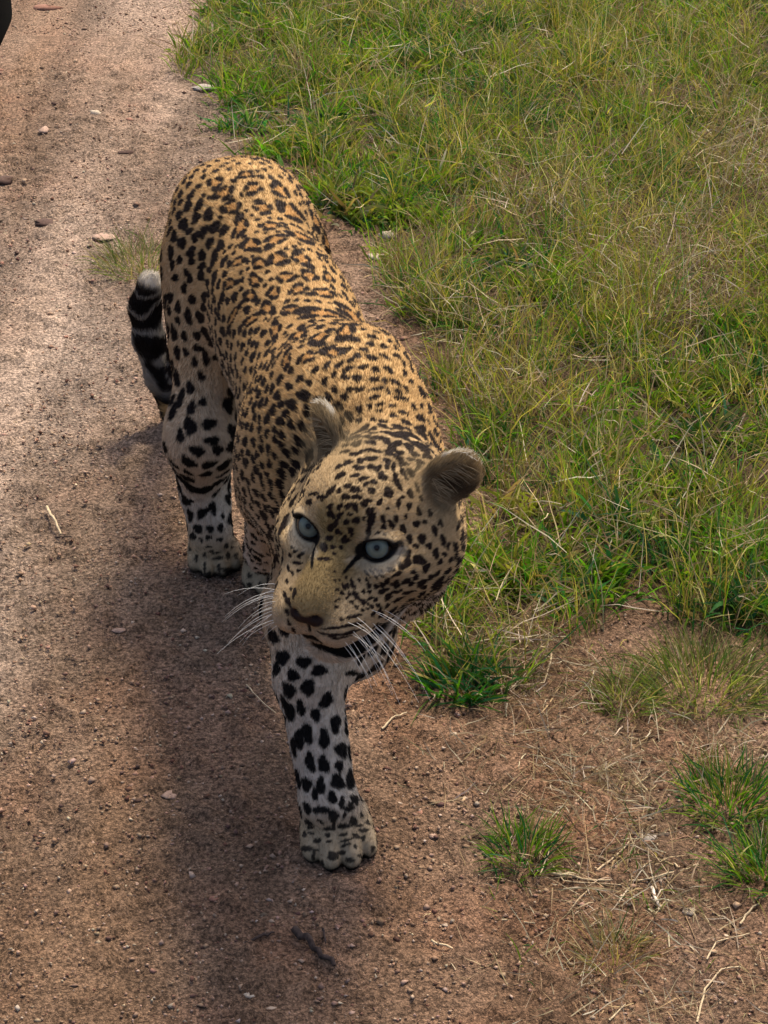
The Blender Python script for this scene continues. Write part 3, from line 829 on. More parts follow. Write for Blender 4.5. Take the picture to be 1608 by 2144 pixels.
bme = mesh_np('body', BV, BF)
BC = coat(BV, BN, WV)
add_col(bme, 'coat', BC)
skin_mat = attr_mat('leopard_skin', 'coat', 0.75, 0.0, 0.15)
body = link('body', bme, skin_mat, leopard)
body.matrix_parent_inverse = LM

# --- fur
def fur():
    N_H = 360000
    tri = np.concatenate([BF[:, [0, 1, 2]], BF[:, [0, 2, 3]]])
    a = BV[tri[:, 0]]; b = BV[tri[:, 1]]; c = BV[tri[:, 2]]
    ar = np.linalg.norm(np.cross(b - a, c - a), axis=1)
    # the finely meshed head gets more hair
    cen = (a + b + c) / 3
    hd = np.linalg.norm(cen - hp(0, -0.02, -0.01), axis=1)
    w = ar * (1 + 1.8 * sstep(0.20, 0.12, hd))
    t = rng.choice(len(tri), N_H, p=w / w.sum())
    u = rng.random((N_H, 2)); fl = u.sum(1) > 1; u[fl] = 1 - u[fl]
    P = a[t] + u[:, :1] * (b - a)[t] + u[:, 1:] * (c - a)[t]
    N = unit(BN[tri[t, 0]] * (1 - u.sum(1))[:, None] + BN[tri[t, 1]] * u[:, :1] + BN[tri[t, 2]] * u[:, 1:])
    W, FLW = regions(P)
    h = hl(P)
    keep = np.ones(N_H, bool)
    for s, ec, g in EYES:
        keep &= ~((np.linalg.norm(P - ec, axis=1) < 0.0245 * HS) & ((P - ec) @ g > -0.002))
    nz = np.hypot(h[:, 0] / 0.0210, (h[:, 2] + 0.0625 - 0.25 * np.abs(h[:, 0])) / 0.0095)
    keep &= ~((nz < 1.05) & (h[:, 1] > 0.046))
    P, N, FLW, h = P[keep], N[keep], FLW[keep], h[keep]
    W = {r: W[r][keep] for r in W}
    n = len(P)
    L = (0.0066 * (W['trunk'] + W['thigh'] + W['arm']) + 0.0085 * (W['neck'] + W['ruff']) + 0.0046 * W['head'] + 0.0034 * W['muzzle']
         + 0.010 * W['chin'] + 0.013 * W['ear'] + 0.0065 * (W['leg'] + W['hleg']) + 0.0038 * W['paw'] + 0.013 * W['tail'])
    L = L + 0.010 * sstep(-0.3, -0.8, N[:, 2]) * W['trunk']
    L = L * (1 - 0.2 * sstep(0.0, 0.05, h[:, 1]) * W['head'])
    L = L * rng.uniform(0.7, 1.3, n)
    fl = FLW + rng.normal(0, 0.09, (n, 3))
    T = unit(fl - N * (fl * N).sum(1, keepdims=True))
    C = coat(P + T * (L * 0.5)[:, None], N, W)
    C = C * rng.uniform(0.76, 1.24, (n, 1))
    lift = 0.30 + 0.25 * rng.random(n)
    d0 = unit(T + N * (lift + 0.35)[:, None]); d1 = unit(T + N * (lift - 0.15)[:, None])
    pts = np.zeros((n, 4, 3))
    pts[:, 0] = P - N * 0.0008
    pts[:, 1] = pts[:, 0] + d0 * (L / 3)[:, None]
    pts[:, 2] = pts[:, 1] + d1 * (L / 3)[:, None]
    pts[:, 3] = pts[:, 2] + d1 * (L / 3)[:, None] - N * (L * 0.04)[:, None]
    rad = np.outer(np.where(W['head'] + W['muzzle'] > 0.5, 0.00024, 0.00034), np.array([1, 0.9, 0.65, 0.15]))
    # long pale hairs across the ear cups
    for s, (c, ax) in EAR.items():
        k = 60
        y0 = rng.uniform(-0.026, 0.030, k); r_ = c + (ax[0] * (-s) * (0.024 - 0.010 * np.abs(y0)[:, None] / 0.03) + ax[2] * y0[:, None] + ax[1] * 0.006) * HS
        d_ = unit(ax[0] * s + ax[1] * 0.35 + ax[2] * rng.normal(0.15, 0.25, (k, 1)))
        l_ = rng.uniform(0.018, 0.036, k)
        q_ = np.zeros((k, 4, 3))
        for j in range(4):
            q_[:, j] = r_ + d_ * (l_ * j / 3)[:, None] - UP * (l_ * 0.12 * (j / 3) ** 2)[:, None]
        pts = np.concatenate([pts, q_]); rad = np.concatenate([rad, np.tile([0.00035, 0.0003, 0.00025, 0.0001], (k, 1))])
        C = np.concatenate([C, np.array([0.29, 0.23, 0.14]) * rng.uniform(0.5, 1.4, (k, 1))])
    n = len(pts)
    hc_ = bpy.data.hair_curves.new('fur')
    hc_.add_curves([4] * n)
    hc_.points.foreach_set('position', pts.astype(np.float32).ravel())
    ra = hc_.attributes.get('radius') or hc_.attributes.new('radius', 'FLOAT', 'POINT')
    ra.data.foreach_set('value', rad.astype(np.float32).ravel())
    ca = hc_.attributes.new('coat', 'FLOAT_COLOR', 'CURVE')
    ca.data.foreach_set('color', np.concatenate([C, np.ones((n, 1))], 1).astype(np.float32).ravel())
    m = attr_mat('fur', 'coat', 0.65, 0.18, 0.12, tint=(1.0, 0.95, 0.85))
    o = link('fur', hc_, m, leopard)
    o.matrix_parent_inverse = LM
    tag(o, kind='stuff')
    return o
fur()

# --- eyes
def eye_mat():
    m, nt, b = new_mat('eye')
    tc = nt.nodes.new('ShaderNodeTexCoord')
    sx = nt.nodes.new('ShaderNodeSeparateXYZ'); nt.links.new(tc.outputs['Object'], sx.inputs[0])
    cx_ = nt.nodes.new('ShaderNodeCombineXYZ')
    nt.links.new(sx.outputs[0], cx_.inputs[0]); nt.links.new(sx.outputs[1], cx_.inputs[1])
    ln = nt.nodes.new('ShaderNodeVectorMath'); ln.operation = 'LENGTH'; nt.links.new(cx_.outputs[0], ln.inputs[0])
    n = nt.nodes.new('ShaderNodeTexNoise'); n.inputs['Scale'].default_value = 350; nt.links.new(tc.outputs['Object'], n.inputs['Vector'])
    ad = nt.nodes.new('ShaderNodeMath'); ad.operation = 'MULTIPLY_ADD'
    nt.links.new(n.outputs['Fac'], ad.inputs[0]); ad.inputs[1].default_value = 0.0012
    nt.links.new(ln.outputs['Value'], ad.inputs[2])
    mr = nt.nodes.new('ShaderNodeMapRange'); mr.inputs[1].default_value = 0; mr.inputs[2].default_value = 0.018
    nt.links.new(ad.outputs[0], mr.inputs[0])
    r = nt.nodes.new('ShaderNodeValToRGB'); cr = r.color_ramp
    cr.elements[0].position = 0.0; cr.elements[0].color = (0.004, 0.004, 0.004, 1)
    cr.elements[1].position = 0.19; cr.elements[1].color = (0.004, 0.004, 0.004, 1)
    for p, c in ((0.23, (0.06, 0.075, 0.065, 1)), (0.40, (0.13, 0.155, 0.125, 1)), (0.62, (0.11, 0.135, 0.11, 1)), (0.70, (0.06, 0.09, 0.10, 1)), (0.76, (0.006, 0.005, 0.005, 1))):
        e = cr.elements.new(p); e.color = c
    nt.links.new(mr.outputs[0], r.inputs[0]); nt.links.new(r.outputs[0], b.inputs['Base Color'])
    b.inputs['Roughness'].default_value = 0.3
    b.inputs['Specular IOR Level'].default_value = 0.15
    b.inputs['Coat Weight'].default_value = 0.12; b.inputs['Coat Roughness'].default_value = 0.02
    return m
EM = eye_mat()
def uv_sphere(r, nu=32, nv=20):
    V, F = [], []
    for i in range(nv + 1):
        for j in range(nu):
            t, p = math.pi * i / nv, 2 * math.pi * j / nu
            V.append((r * math.sin(t) * math.cos(p), r * math.sin(t) * math.sin(p), r * math.cos(t)))
    for i in range(nv):
        for j in range(nu):
            F.append((i * nu + j, (i + 1) * nu + j, (i + 1) * nu + (j + 1) % nu, i * nu + (j + 1) % nu))
    return np.array(V), np.array(F)
for s, ec, g in EYES:
    V, F = uv_sphere(0.0165 * HS)
    o = link('eye', mesh_np('eye', V, F), EM, leopard)
    gz2 = unit(unit(np.array([0.0, 0, CAM_H]) - ec) + g + 0.05 * HU)
    o.matrix_world = Matrix.Translation(Vector(ec)) @ Vector(gz2).to_track_quat('Z', 'Y').to_matrix().to_4x4()
    o.matrix_parent_inverse = LM

# --- whiskers
def tube(pts, r0, r1, k=5):
    pts = np.asarray(pts, float); n = len(pts)
    V, F = [], []
    for i in range(n):
        t = unit(pts[min(i + 1, n - 1)] - pts[max(i - 1, 0)])
        a = unit(np.cross(t, [0.31, 0.2, 0.93])); b = np.cross(t, a)
        r = r0 + (r1 - r0) * i / (n - 1)
        for j in range(k):
            p = 2 * math.pi * j / k
            V.append(pts[i] + r * (math.cos(p) * a + math.sin(p) * b))
    for i in range(n - 1):
        for j in range(k):
            F.append((i * k + j, i * k + (j + 1) % k, (i + 1) * k + (j + 1) % k, (i + 1) * k + j))
    return np.array(V), np.array(F)
whisk_mat = plain_mat('whisker', (0.80, 0.78, 0.72), 0.35, 0.4, 0.05)
def bez(p0, p1, p2, n=8):
    t = np.linspace(0, 1, n)[:, None]
    return (1 - t) ** 2 * p0 + 2 * t * (1 - t) * p1 + t * t * p2
def whisker(root_h, out_h, droop, length):
    p0 = hp(*root_h)
    d = unit(out_h[0] * HR + out_h[1] * HF + out_h[2] * HU)
    p1 = p0 + d * length * 0.55 + UP * length * random.uniform(0.02, 0.14)
    p2 = p0 + d * length - UP * droop * length
    V, F = tube(bez(p0, p1, p2), 0.00027, 0.00008, 4)
    o = link('whisker', mesh_np('whisker', V, F), whisk_mat, leopard)
    o.matrix_parent_inverse = LM
for s in (-1, 1):
    for row in range(4):
        for k in range(6 if s > 0 else 5):
            b = 0.062 - 0.009 * k
            c = -0.0600 - 0.0070 * row
            a = s * (0.025 + 0.014 * (k / 6)) * (1.0 if row else 0.9)
            whisker((a, b, c), (s * 1.0, 0.25 + random.uniform(-0.25, 0.2), 0.10 - 0.22 * row + random.uniform(-0.12, 0.12)), random.uniform(0.15, 0.5), random.uniform(0.045, 0.105) if row < 3 else random.uniform(0.04, 0.08))
#END_LEOPARD

# ------------------------------------------------------------------ grass
def blades(roots, head, L, w, lean, curl, colr, tipcol, segs=4, twist=0.6, kink=0.0):
    """ribbon blades as vertex, face and colour arrays"""
    n = len(roots)
    h = np.stack([np.cos(head), np.sin(head), np.zeros(n)], 1)
    z = np.array([0, 0, 1.0])
    sd_ = np.stack([-np.sin(head), np.cos(head), np.zeros(n)], 1)
    tw = rng.normal(0, twist, n)
    V = np.zeros((n, segs + 1, 2, 3)); C = np.zeros((n, segs + 1, 2, 3))
    p = np.array(roots, float)
    side_bend = rng.normal(0, 0.25, n)
    for i in range(segs + 1):
        s = i / segs
        th = lean + curl * s + (rng.normal(0, kink, n) if kink else 0)
        d = h * np.sin(th)[:, None] + z * np.cos(th)[:, None] + sd_ * (side_bend * s)[:, None]
        d = unit(d)
        nn = np.cross(sd_, d)
        a = tw + s * 0.8 * np.sign(tw)
        sv = sd_ * np.cos(a)[:, None] + nn * np.sin(a)[:, None]
        ww = w * (0.75 + 0.5 * s) * (1 - s ** 2.2) if i else w * 0.7
        ww = np.maximum(ww, w * 0.06)
        V[:, i, 0] = p - sv * (ww / 2)[:, None]; V[:, i, 1] = p + sv * (ww / 2)[:, None]
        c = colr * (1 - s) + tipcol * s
        C[:, i, 0] = c; C[:, i, 1] = c
        p = p + d * (L / segs)[:, None]
        p[:, 2] = np.maximum(p[:, 2], roots[:, 2] + 0.001 + 0.004 * s)
    k = (segs + 1) * 2
    base = np.arange(n)[:, None] * k
    F = np.concatenate([np.stack([base[:, 0] + 2 * i, base[:, 0] + 2 * i + 1, base[:, 0] + 2 * i + 3, base[:, 0] + 2 * i + 2], 1) for i in range(segs)])
    return V.reshape(-1, 3), F, C.reshape(-1, 3)

def merge(parts):
    V, F, C, o = [], [], [], 0
    for v, f, c in parts:
        V.append(v); F.append(f + o); C.append(c); o += len(v)
    return np.concatenate(V), np.concatenate(F), np.concatenate(C)

grass_mat = attr_mat('grass_blade', 'tint', 0.5, 0.42, 0.35, tint=(1.15, 1.25, 0.55))
straw_mat = attr_mat('dry_straw', 'tint', 0.7, 0.2, 0.25, tint=(1.0, 0.95, 0.8))
GREENS = np.array([(0.070, 0.19, 0.006), (0.018, 0.092, 0.010), (0.13, 0.225, 0.010), (0.016, 0.095, 0.036), (0.155, 0.185, 0.025)])
YELLOWS = np.array([(0.22, 0.235, 0.028), (0.31, 0.26, 0.058), (0.16, 0.195, 0.022), (0.34, 0.27, 0.09)])
STRAWS = np.array([(0.30, 0.22, 0.115), (0.37, 0.29, 0.175), (0.22, 0.15, 0.082), (0.16, 0.098, 0.055), (0.42, 0.36, 0.26)])
def pick(pal, n, w=None):
    c = pal[rng.choice(len(pal), n, p=None if w is None else np.array(w) / np.sum(w))]
    return c * rng.uniform(0.72, 1.28, (n, 1)) * rng.uniform(0.93, 1.07, (n, 3))

def scatter(n, xr, yr, dens):
    """n root points in the rectangle, kept with probability dens(P), nearer ground first"""
    P = np.stack([rng.uniform(*xr, n), rng.uniform(*yr, n)], 1)
    return P[rng.random(n) < dens(P)]
def rooted(P, dz=-0.002):
    return np.column_stack([P, gz(P) + dz])

# broad patches of the sward: straw coloured, lush and thin places, read off the photograph
def blob(P, lst):
    m = np.zeros(len(P))
    for px, py, rx, ry, a in lst:
        c = ground_at(px, py)[:2]; e = ground_at(px + rx, py)[:2]; f = ground_at(px, py + ry)[:2]
        d = np.hypot((P[:, 0] - c[0]) / abs(e[0] - c[0]), (P[:, 1] - c[1]) / abs(f[1] - c[1]))
        m = np.maximum(m, a * sstep(1.25, 0.55, d))
    return m
STRAWY = [(1380, 620, 170, 110, 1.0), (1150, 470, 130, 90, 0.5), (960, 730, 120, 60, 0.8), (1560, 350, 120, 120, 0.8), (1130, 1400, 150, 90, 0.9), (1430, 560, 150, 90, 0.7), (880, 640, 90, 80, 0.6), (1050, 860, 130, 60, 0.7), (1250, 1130, 120, 60, 0.3)]
LUSH = [(780, 430, 130, 70, 1.0), (1060, 620, 130, 80, 0.9), (1300, 1180, 250, 90, 1.0), (900, 150, 200, 90, 0.6), (560, 100, 120, 60, 0.6), (1000, 1200, 140, 90, 0.8), (1540, 1240, 120, 80, 1.0), (1450, 960, 200, 120, 0.6), (650, 280, 120, 70, 0.6), (950, 660, 80, 60, 0.7)]
BARE = [(590, 130, 60, 30, 1.0), (740, 530, 70, 40, 0.9), (840, 520, 70, 45, 0.8), (970, 900, 60, 60, 0.8), (1000, 480, 50, 40, 0.3), (1340, 1290, 70, 40, 0.9), (880, 740, 60, 40, 0.5)]
def density(P):
    m = verge_dist_mask(P, 0.04, 0.05)
    return np.clip(m * (0.45 + 0.9 * noise(P, 6, 61, 2)) * (1 - 0.93 * blob(P, BARE)), 0, 1)

XR, YR = (-0.75, 2.0), (2.2, 8.0)
far_thin = lambda P: np.where((P[:, 0] > 0.26 * P[:, 1] + 0.15) | (P[:, 1] > 6.3), 0.3, 1)
CL = scatter(5200, XR, YR, lambda P: np.minimum(1, density(P) * 1.5) * far_thin(P))
nc = len(CL)
cl_r = rng.uniform(0.018, 0.060, nc); cl_h = rng.uniform(0.55, 1.25, nc); cl_l = rng.uniform(0, 6.283, nc)
sy, lu = blob(CL, STRAWY), blob(CL, LUSH)
cl_k = rng.random(nc) + 0.55 * lu - 0.75 * sy + 0.5 * (noise(CL, 2.0, 79, 2) - 0.5)       # high: leafy green, low: straw and stems
cl_k = np.where(noise(CL, 3.0, 83) > 0.74, cl_k + 0.3, cl_k)
print('clumps', nc)
def in_clumps(n, want):
    w = np.clip(want, 0.02, None) * cl_r ** 1.4
    i = rng.choice(nc, n, p=w / w.sum())
    off = rng.normal(0, 1, (n, 2)) * cl_r[i, None] * 0.62
    P = CL[i] + off
    rad = np.hypot(off[:, 0], off[:, 1]) / cl_r[i]
    hd = np.arctan2(off[:, 1], off[:, 0]) + rng.normal(0, 0.9, n)
    sel = rng.random(n) < 0.35
    hd = np.where(sel, cl_l[i] + rng.normal(0, 0.5, n), hd)
    ok = rng.random(n) < np.minimum(1, density(P) * 3.0)
    return P[ok], i[ok], rad[ok], hd[ok]
parts = []
P, ci_, rad, hd = in_clumps(86000, sstep(0.15, 0.7, cl_k))
n = len(P)
base = pick(GREENS, nc, [3, 3, 2.5, 1.5, 1.5])[ci_]
g = base * rng.uniform(0.55, 1.5, (n, 1)); yl = pick(YELLOWS, n); t = (rng.random(n) ** 2.2)[:, None] * 0.55
g = g * (1 - t) + yl * t
st = (rng.random(n) < 0.09)[:, None]; g = np.where(st, pick(STRAWS, n), g)
broad = (sstep(0.75, 1.2, cl_k)[ci_] * (rng.random(n) < 0.6))
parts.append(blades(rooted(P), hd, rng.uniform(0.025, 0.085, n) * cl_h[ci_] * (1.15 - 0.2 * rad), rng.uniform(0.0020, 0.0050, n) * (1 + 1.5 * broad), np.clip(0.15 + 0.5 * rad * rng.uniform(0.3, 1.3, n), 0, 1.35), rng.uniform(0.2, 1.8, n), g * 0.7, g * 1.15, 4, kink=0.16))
print('leaf blades', n)
P, ci_, rad, hd = in_clumps(38000, sstep(0.95, 0.25, cl_k))
n = len(P); y = pick(YELLOWS, n); g = pick(GREENS, n); t = rng.random(n)[:, None]
y = np.where(t < 0.2, g * 1.4, y); y = np.where(t > 0.60, pick(STRAWS, n), y)
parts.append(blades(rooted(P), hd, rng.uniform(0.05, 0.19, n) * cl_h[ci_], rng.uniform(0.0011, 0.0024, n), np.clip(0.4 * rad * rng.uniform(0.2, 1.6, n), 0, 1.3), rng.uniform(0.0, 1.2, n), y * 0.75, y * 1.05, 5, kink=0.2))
print('stems', n)
# tall dry flowering stalks with spikelets, and a scatter of broad dark leaves
P = scatter(1500, XR, (2.9, 7.0), lambda P: density(P) * 0.5 * far_thin(P))
n = len(P); y = pick(np.concatenate([STRAWS[:3], YELLOWS[:2]]), n); L_ = rng.uniform(0.16, 0.36, n); hd = rng.uniform(0, 6.283, n); le = rng.uniform(0.0, 0.5, n); cu = rng.uniform(0.1, 0.7, n)
parts.append(blades(rooted(P), hd, L_, rng.uniform(0.0013, 0.0021, n), le, cu, y, y, 5, twist=0.2))
top = rooted(P)
for s_ in (0.55, 0.68, 0.80, 0.92):
    q_ = top.copy(); th = le + cu * s_ * 0.5
    q_[:, 0] += np.cos(hd) * np.sin(th) * L_ * s_; q_[:, 1] += np.sin(hd) * np.sin(th) * L_ * s_; q_[:, 2] += np.cos(th) * L_ * s_
    parts.append(blades(q_, rng.uniform(0, 6.283, n), rng.uniform(0.012, 0.035, n), rng.uniform(0.0014, 0.0028, n), rng.uniform(0.3, 1.2, n), rng.uniform(0, 0.8, n), y * 1.05, y * 1.2, 3))
P = scatter(30000, (-0.1, 1.0), (1.85, 3.0), lambda P: 0.16 * in_poly(to_px(np.column_stack([P, np.zeros(len(P))])), [(880, 1420), (1700, 1250), (1700, 2200), (1150, 2200), (1000, 1800)]) * sstep(0.5, 0.75, noise(P, 11, 95, 2)))
n = len(P); g = pick(np.concatenate([GREENS[:3], STRAWS[:2]]), n)
parts.append(blades(rooted(P), rng.uniform(0, 6.283, n), rng.uniform(0.012, 0.05, n), rng.uniform(0.001, 0.0024, n), rng.uniform(0.2, 1.3, n), rng.uniform(0.1, 1.2, n), g * 0.8, g * 1.1, 4))
P = scatter(1600, XR, (2.3, 6.0), lambda P: density(P) * (0.15 + 0.85 * blob(P, LUSH)) * far_thin(P))
n = len(P); g = pick(GREENS[[1, 3, 0]], n)
parts.append(blades(rooted(P), rng.uniform(0, 6.283, n), rng.uniform(0.05, 0.12, n), rng.uniform(0.005, 0.0095, n), rng.uniform(0.2, 1.0, n), rng.uniform(0.2, 1.3, n), g, g * 1.1, 5, twist=0.4))
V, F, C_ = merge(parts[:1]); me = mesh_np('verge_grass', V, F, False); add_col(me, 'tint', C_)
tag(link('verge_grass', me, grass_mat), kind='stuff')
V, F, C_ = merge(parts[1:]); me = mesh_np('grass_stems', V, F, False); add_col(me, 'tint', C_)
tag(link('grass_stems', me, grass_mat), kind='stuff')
# dead straw caught in the sward and lying on the bare verge
def litter_density(P):
    q = to_px(np.column_stack([P, np.zeros(len(P))]))
    low = in_poly(q, [(860, 1400), (1000, 1320), (1700, 1280), (2600, 1400), (2600, 2700), (1150, 2700), (1010, 2000), (900, 1600)]).astype(float)
    mat_ = np.exp(-(((q[:, 0] - 1270) / 230) ** 2 + ((q[:, 1] - 1640) / 75) ** 2)) + 0.8 * np.exp(-(((q[:, 0] - 1330) / 180) ** 2 + ((q[:, 1] - 1850) / 110) ** 2)) + 0.7 * np.exp(-(((q[:, 0] - 1450) / 200) ** 2 + ((q[:, 1] - 2080) / 70) ** 2)) + 0.7 * np.exp(-(((q[:, 0] - 1120) / 150) ** 2 + ((q[:, 1] - 1430) / 70) ** 2))
    return np.clip(density(P) * (0.18 + 0.85 * blob(P, STRAWY)) + low * (0.16 + 1.3 * mat_) * sstep(0.3, 0.7, noise(P, 9, 81, 2)), 0, 1)
P = scatter(170000, (-0.7, 1.9), (1.7, 8.0), lambda P: litter_density(P) * np.where(P[:, 1] > 6.2, 0.25, 1))
n = len(P); c = pick(STRAWS, n)
hang = rng.random(n) ** 1.5 * 0.075 * verge_dist_mask(P, 0.08, 0.05)
parts = [blades(rooted(P, 0.001) + np.column_stack([np.zeros((n, 2)), hang]), rng.uniform(0, 6.283, n), rng.uniform(0.025, 0.14, n) * (0.5 + 0.5 * rng.random(n)) * np.where(P[:, 1] > 2.55, 1.25, 0.7), rng.uniform(0.0011, 0.0025, n), rng.uniform(0.7, 1.5, n), rng.uniform(-0.1, 0.7, n), c, c, 4, kink=0.12)]
print('straw', n)
def mat_density(P):
    q = to_px(np.column_stack([P, np.zeros(len(P))]))
    g1 = lambda x, y, a, b: np.exp(-(((q[:, 0] - x) / a) ** 2 + ((q[:, 1] - y) / b) ** 2))
    m = g1(1290, 1630, 260, 80) + 0.55 * g1(1330, 1860, 220, 120) + 0.6 * g1(1450, 2080, 220, 80) + 0.8 * g1(1120, 1440, 170, 70) + 0.5 * g1(1450, 1560, 200, 60) + 0.35 * g1(1200, 1990, 160, 90)
    return np.clip(m * sstep(0.25, 0.65, noise(P, 14, 87, 2)), 0, 1)
P2 = scatter(26000, (0.0, 0.95), (1.85, 3.0), mat_density)
n2_ = len(P2); c2 = pick(STRAWS, n2_)
parts.append(blades(rooted(P2, 0.001), rng.uniform(0, 6.283, n2_), rng.uniform(0.015, 0.075, n2_), rng.uniform(0.0007, 0.0017, n2_), rng.uniform(0.9, 1.5, n2_), rng.uniform(-0.3, 0.6, n2_), c2, c2, 4, kink=0.2))
print('mat', n2_)
V, F, C_ = merge(parts); me = mesh_np('straw_litter', V, F, False); add_col(me, 'tint', C_)
tag(link('straw_litter', me, straw_mat), kind='stuff')

# single tufts on the bare soil
def tuft(px, py, r, nb, Lr, wr, pal, label, dry=0.15, lean=1.1):
    c = ground_at(px, py)
    a = rng.uniform(0, 6.283, nb); rr = r * np.sqrt(rng.random(nb))
    P = c[:2] + np.stack([np.cos(a) * rr, np.sin(a) * rr], 1)
    hd = a + rng.normal(0, 0.7, nb)
    ln = lean * (rr / r) * rng.uniform(0.4, 1.2, nb)
    col_ = pick(pal, nb); st = pick(STRAWS, nb); m = (rng.random(nb) < dry)[:, None]
    col_ = np.where(m, st, col_)
    V, F, C_ = blades(rooted(P), hd, rng.uniform(*Lr, nb), rng.uniform(*wr, nb), ln, rng.uniform(0.1, 1.1, nb), col_ * 0.8, col_ * 1.1, 4)
    V = V - np.array([c[0], c[1], 0])
    me = mesh_np('grass_tuft', V, F, False); add_col(me, 'tint', C_)
    o = link('grass_tuft', me, grass_mat); o.location = (c[0], c[1], 0)
    tag(o, label, 'grass tuft', 'grass tufts growing on the bare soil')
LIME = np.array([(0.11, 0.16, 0.03), (0.16, 0.19, 0.045), (0.08, 0.14, 0.03), (0.20, 0.20, 0.06)])
tuft(965, 1450, 0.045, 150, (0.03, 0.085), (0.003, 0.0065), GREENS[[0, 1, 3]], 'dark green broad bladed grass tuft just right of the leopard chin', 0.12)
tuft(1100, 1795, 0.042, 300, (0.02, 0.065), (0.0012, 0.0028), GREENS, 'small round green grass tuft alone on bare soil right of the front paw', 0.15)
tuft(1310, 1470, 0.045, 320, (0.02, 0.06), (0.001, 0.0024), LIME, 'low yellow green grass tuft left of the largest pale tuft', 0.2)
tuft(1470, 1440, 0.085, 700, (0.03, 0.085), (0.001, 0.0022), LIME, 'largest pale yellow green grass tuft on the bare soil near the right edge', 0.2)
tuft(1530, 1680, 0.060, 520, (0.025, 0.07), (0.0012, 0.003), GREENS, 'thick green grass tuft at the right edge casting a dark shadow', 0.12)
tuft(1610, 1830, 0.050, 400, (0.03, 0.08), (0.0012, 0.003), GREENS, 'green grass tuft cut by the right edge below the thick tuft', 0.1)
tuft(1290, 2000, 0.040, 170, (0.02, 0.06), (0.001, 0.002), np.concatenate([LIME, STRAWS[:3]]), 'sparse half dry grass tuft among straw at the lower right', 0.6)
tuft(295, 555, 0.085, 420, (0.025, 0.085), (0.001, 0.002), LIME, 'thin yellowish grass tuft on the track behind the leopard tail', 0.35)
tuft(640, 1010 - 560, 0.01, 4, (0.02, 0.03), (0.001, 0.002), LIME, 'tiny grass sprig at the verge behind the leopard rump', 0.1) if False else None

# ------------------------------------------------------------------ gravel, pebbles, twigs
def rock(r, n=10, seed=0):
    g_ = np.random.default_rng(seed)
    V, F = uv_sphere(1.0, 8, 5)
    d = V * (1 + g_.normal(0, 0.20, (len(V), 1))) + g_.normal(0, 0.08, V.shape)
    s_ = np.array([g_.uniform(0.8, 1.3), g_.uniform(0.7, 1.1), g_.uniform(0.45, 0.8)])
    # weld the rings at the poles
    d[:8] = d[:8].mean(0); d[-8:] = d[-8:].mean(0)
    return d * s_ * r, F
def gravel(n):
    def dens(P):
        return np.clip((1 - verge_dist_mask(P, 0.03, 0.04)) * (0.25 + 1.0 * noise(P, 4, 91, 2)) * np.clip(3.0 / P[:, 1], 0.2, 1.2) , 0, 1)
    P = scatter(n, (-1.3, 1.2), (1.75, 6.0), dens)
    n = len(P)
    O = np.array([(1, 0, 0), (-1, 0, 0), (0, 1, 0), (0, -1, 0), (0, 0, 1), (0, 0, -1)], float)
    T = np.array([(0, 2, 4), (2, 1, 4), (1, 3, 4), (3, 0, 4), (2, 0, 5), (1, 2, 5), (3, 1, 5), (0, 3, 5)])
    r = np.exp(rng.normal(math.log(0.0019), 0.42, n)); r = np.clip(r, 0.0008, 0.0065)
    D_ = O[None] * rng.uniform(0.6, 1.35, (n, 6, 1)) + rng.normal(0, 0.25, (n, 6, 3))
    D_[:, :, 2] *= 0.75
    V = np.column_stack([P, gz(P) + 0.0018])[:, None] + D_ * r[:, None, None]
    c = np.array([(0.22, 0.135, 0.09), (0.30, 0.20, 0.14), (0.13, 0.065, 0.045), (0.36, 0.28, 0.21), (0.10, 0.06, 0.045)])
    C_ = pick(c, n, [5, 3.5, 1.6, 1.2, 0.6])
    F = (T[None] + 6 * np.arange(n)[:, None, None]).reshape(-1, 3)
    me = mesh_np('gravel', V.reshape(-1, 3), F, False)
    add_col(me, 'tint', np.repeat(C_, 6, 0))
    tag(link('gravel', me, attr_mat('gravel', 'tint', 0.9, 0, 0.15)), kind='stuff')
    print('gravel', n)
gravel(90000)

PEB = {k: plain_mat('stone_' + k, c, 0.85, 0.2, 0.3, 260) for k, c in dict(pale=(0.38, 0.31, 0.235), white=(0.52, 0.45, 0.37), pink=(0.30, 0.20, 0.15), dark=(0.07, 0.04, 0.03), red=(0.22, 0.11, 0.075), grey=(0.30, 0.26, 0.23)).items()}
def pebble(px, py, wpx, kind, label, flat=0.6, asp=1.0, turn=0.0, group='pebbles and clods on the dirt track', name='pebble', cat='pebble'):
    c = ground_at(px, py); t = np.linalg.norm(c - np.array([0, 0, CAM_H])); r = wpx / 2 / FPX * t
    V, F = rock(1.0, seed=abs(int(px * 7 + py)))
    V = V * np.array([1, asp, flat]) * r
    o = link(name, mesh_np(name, V, F, False), PEB[kind])
    o.location = (c[0], c[1], float(gz(c[None, :2])[0]) + r * flat * 0.10); o.rotation_euler = (0, 0, turn)
    return tag(o, label, cat, group)
pebble(1160, 2124, 34, 'white', 'white pebble at the bottom edge of the view on bare soil')
pebble(525, 2082, 28, 'pale', 'cream pebble on the track at the bottom, below the charred stick')
pebble(507, 2014, 17, 'pale', 'small cream pebble above the larger cream pebble near the bottom')
pebble(414, 1758, 17, 'pale', 'small pale pebble on the track left of the front paw')
pebble(285, 1857, 15, 'pink', 'small pinkish pebble on the open track at the lower left')
pebble(447, 1888, 20, 'red', 'reddish flat pebble below and left of the front paw')
pebble(360, 1670, 44, 'pink', 'flat pinkish stone chip with pointed end on the track', 0.22, 0.7, 0.3)
pebble(250, 1323, 32, 'pink', 'flat pink stone below the hind paw on the track', 0.25, 0.8)
pebble(905, 1757, 20, 'pink', 'rounded pinkish pebble right of the front paw')
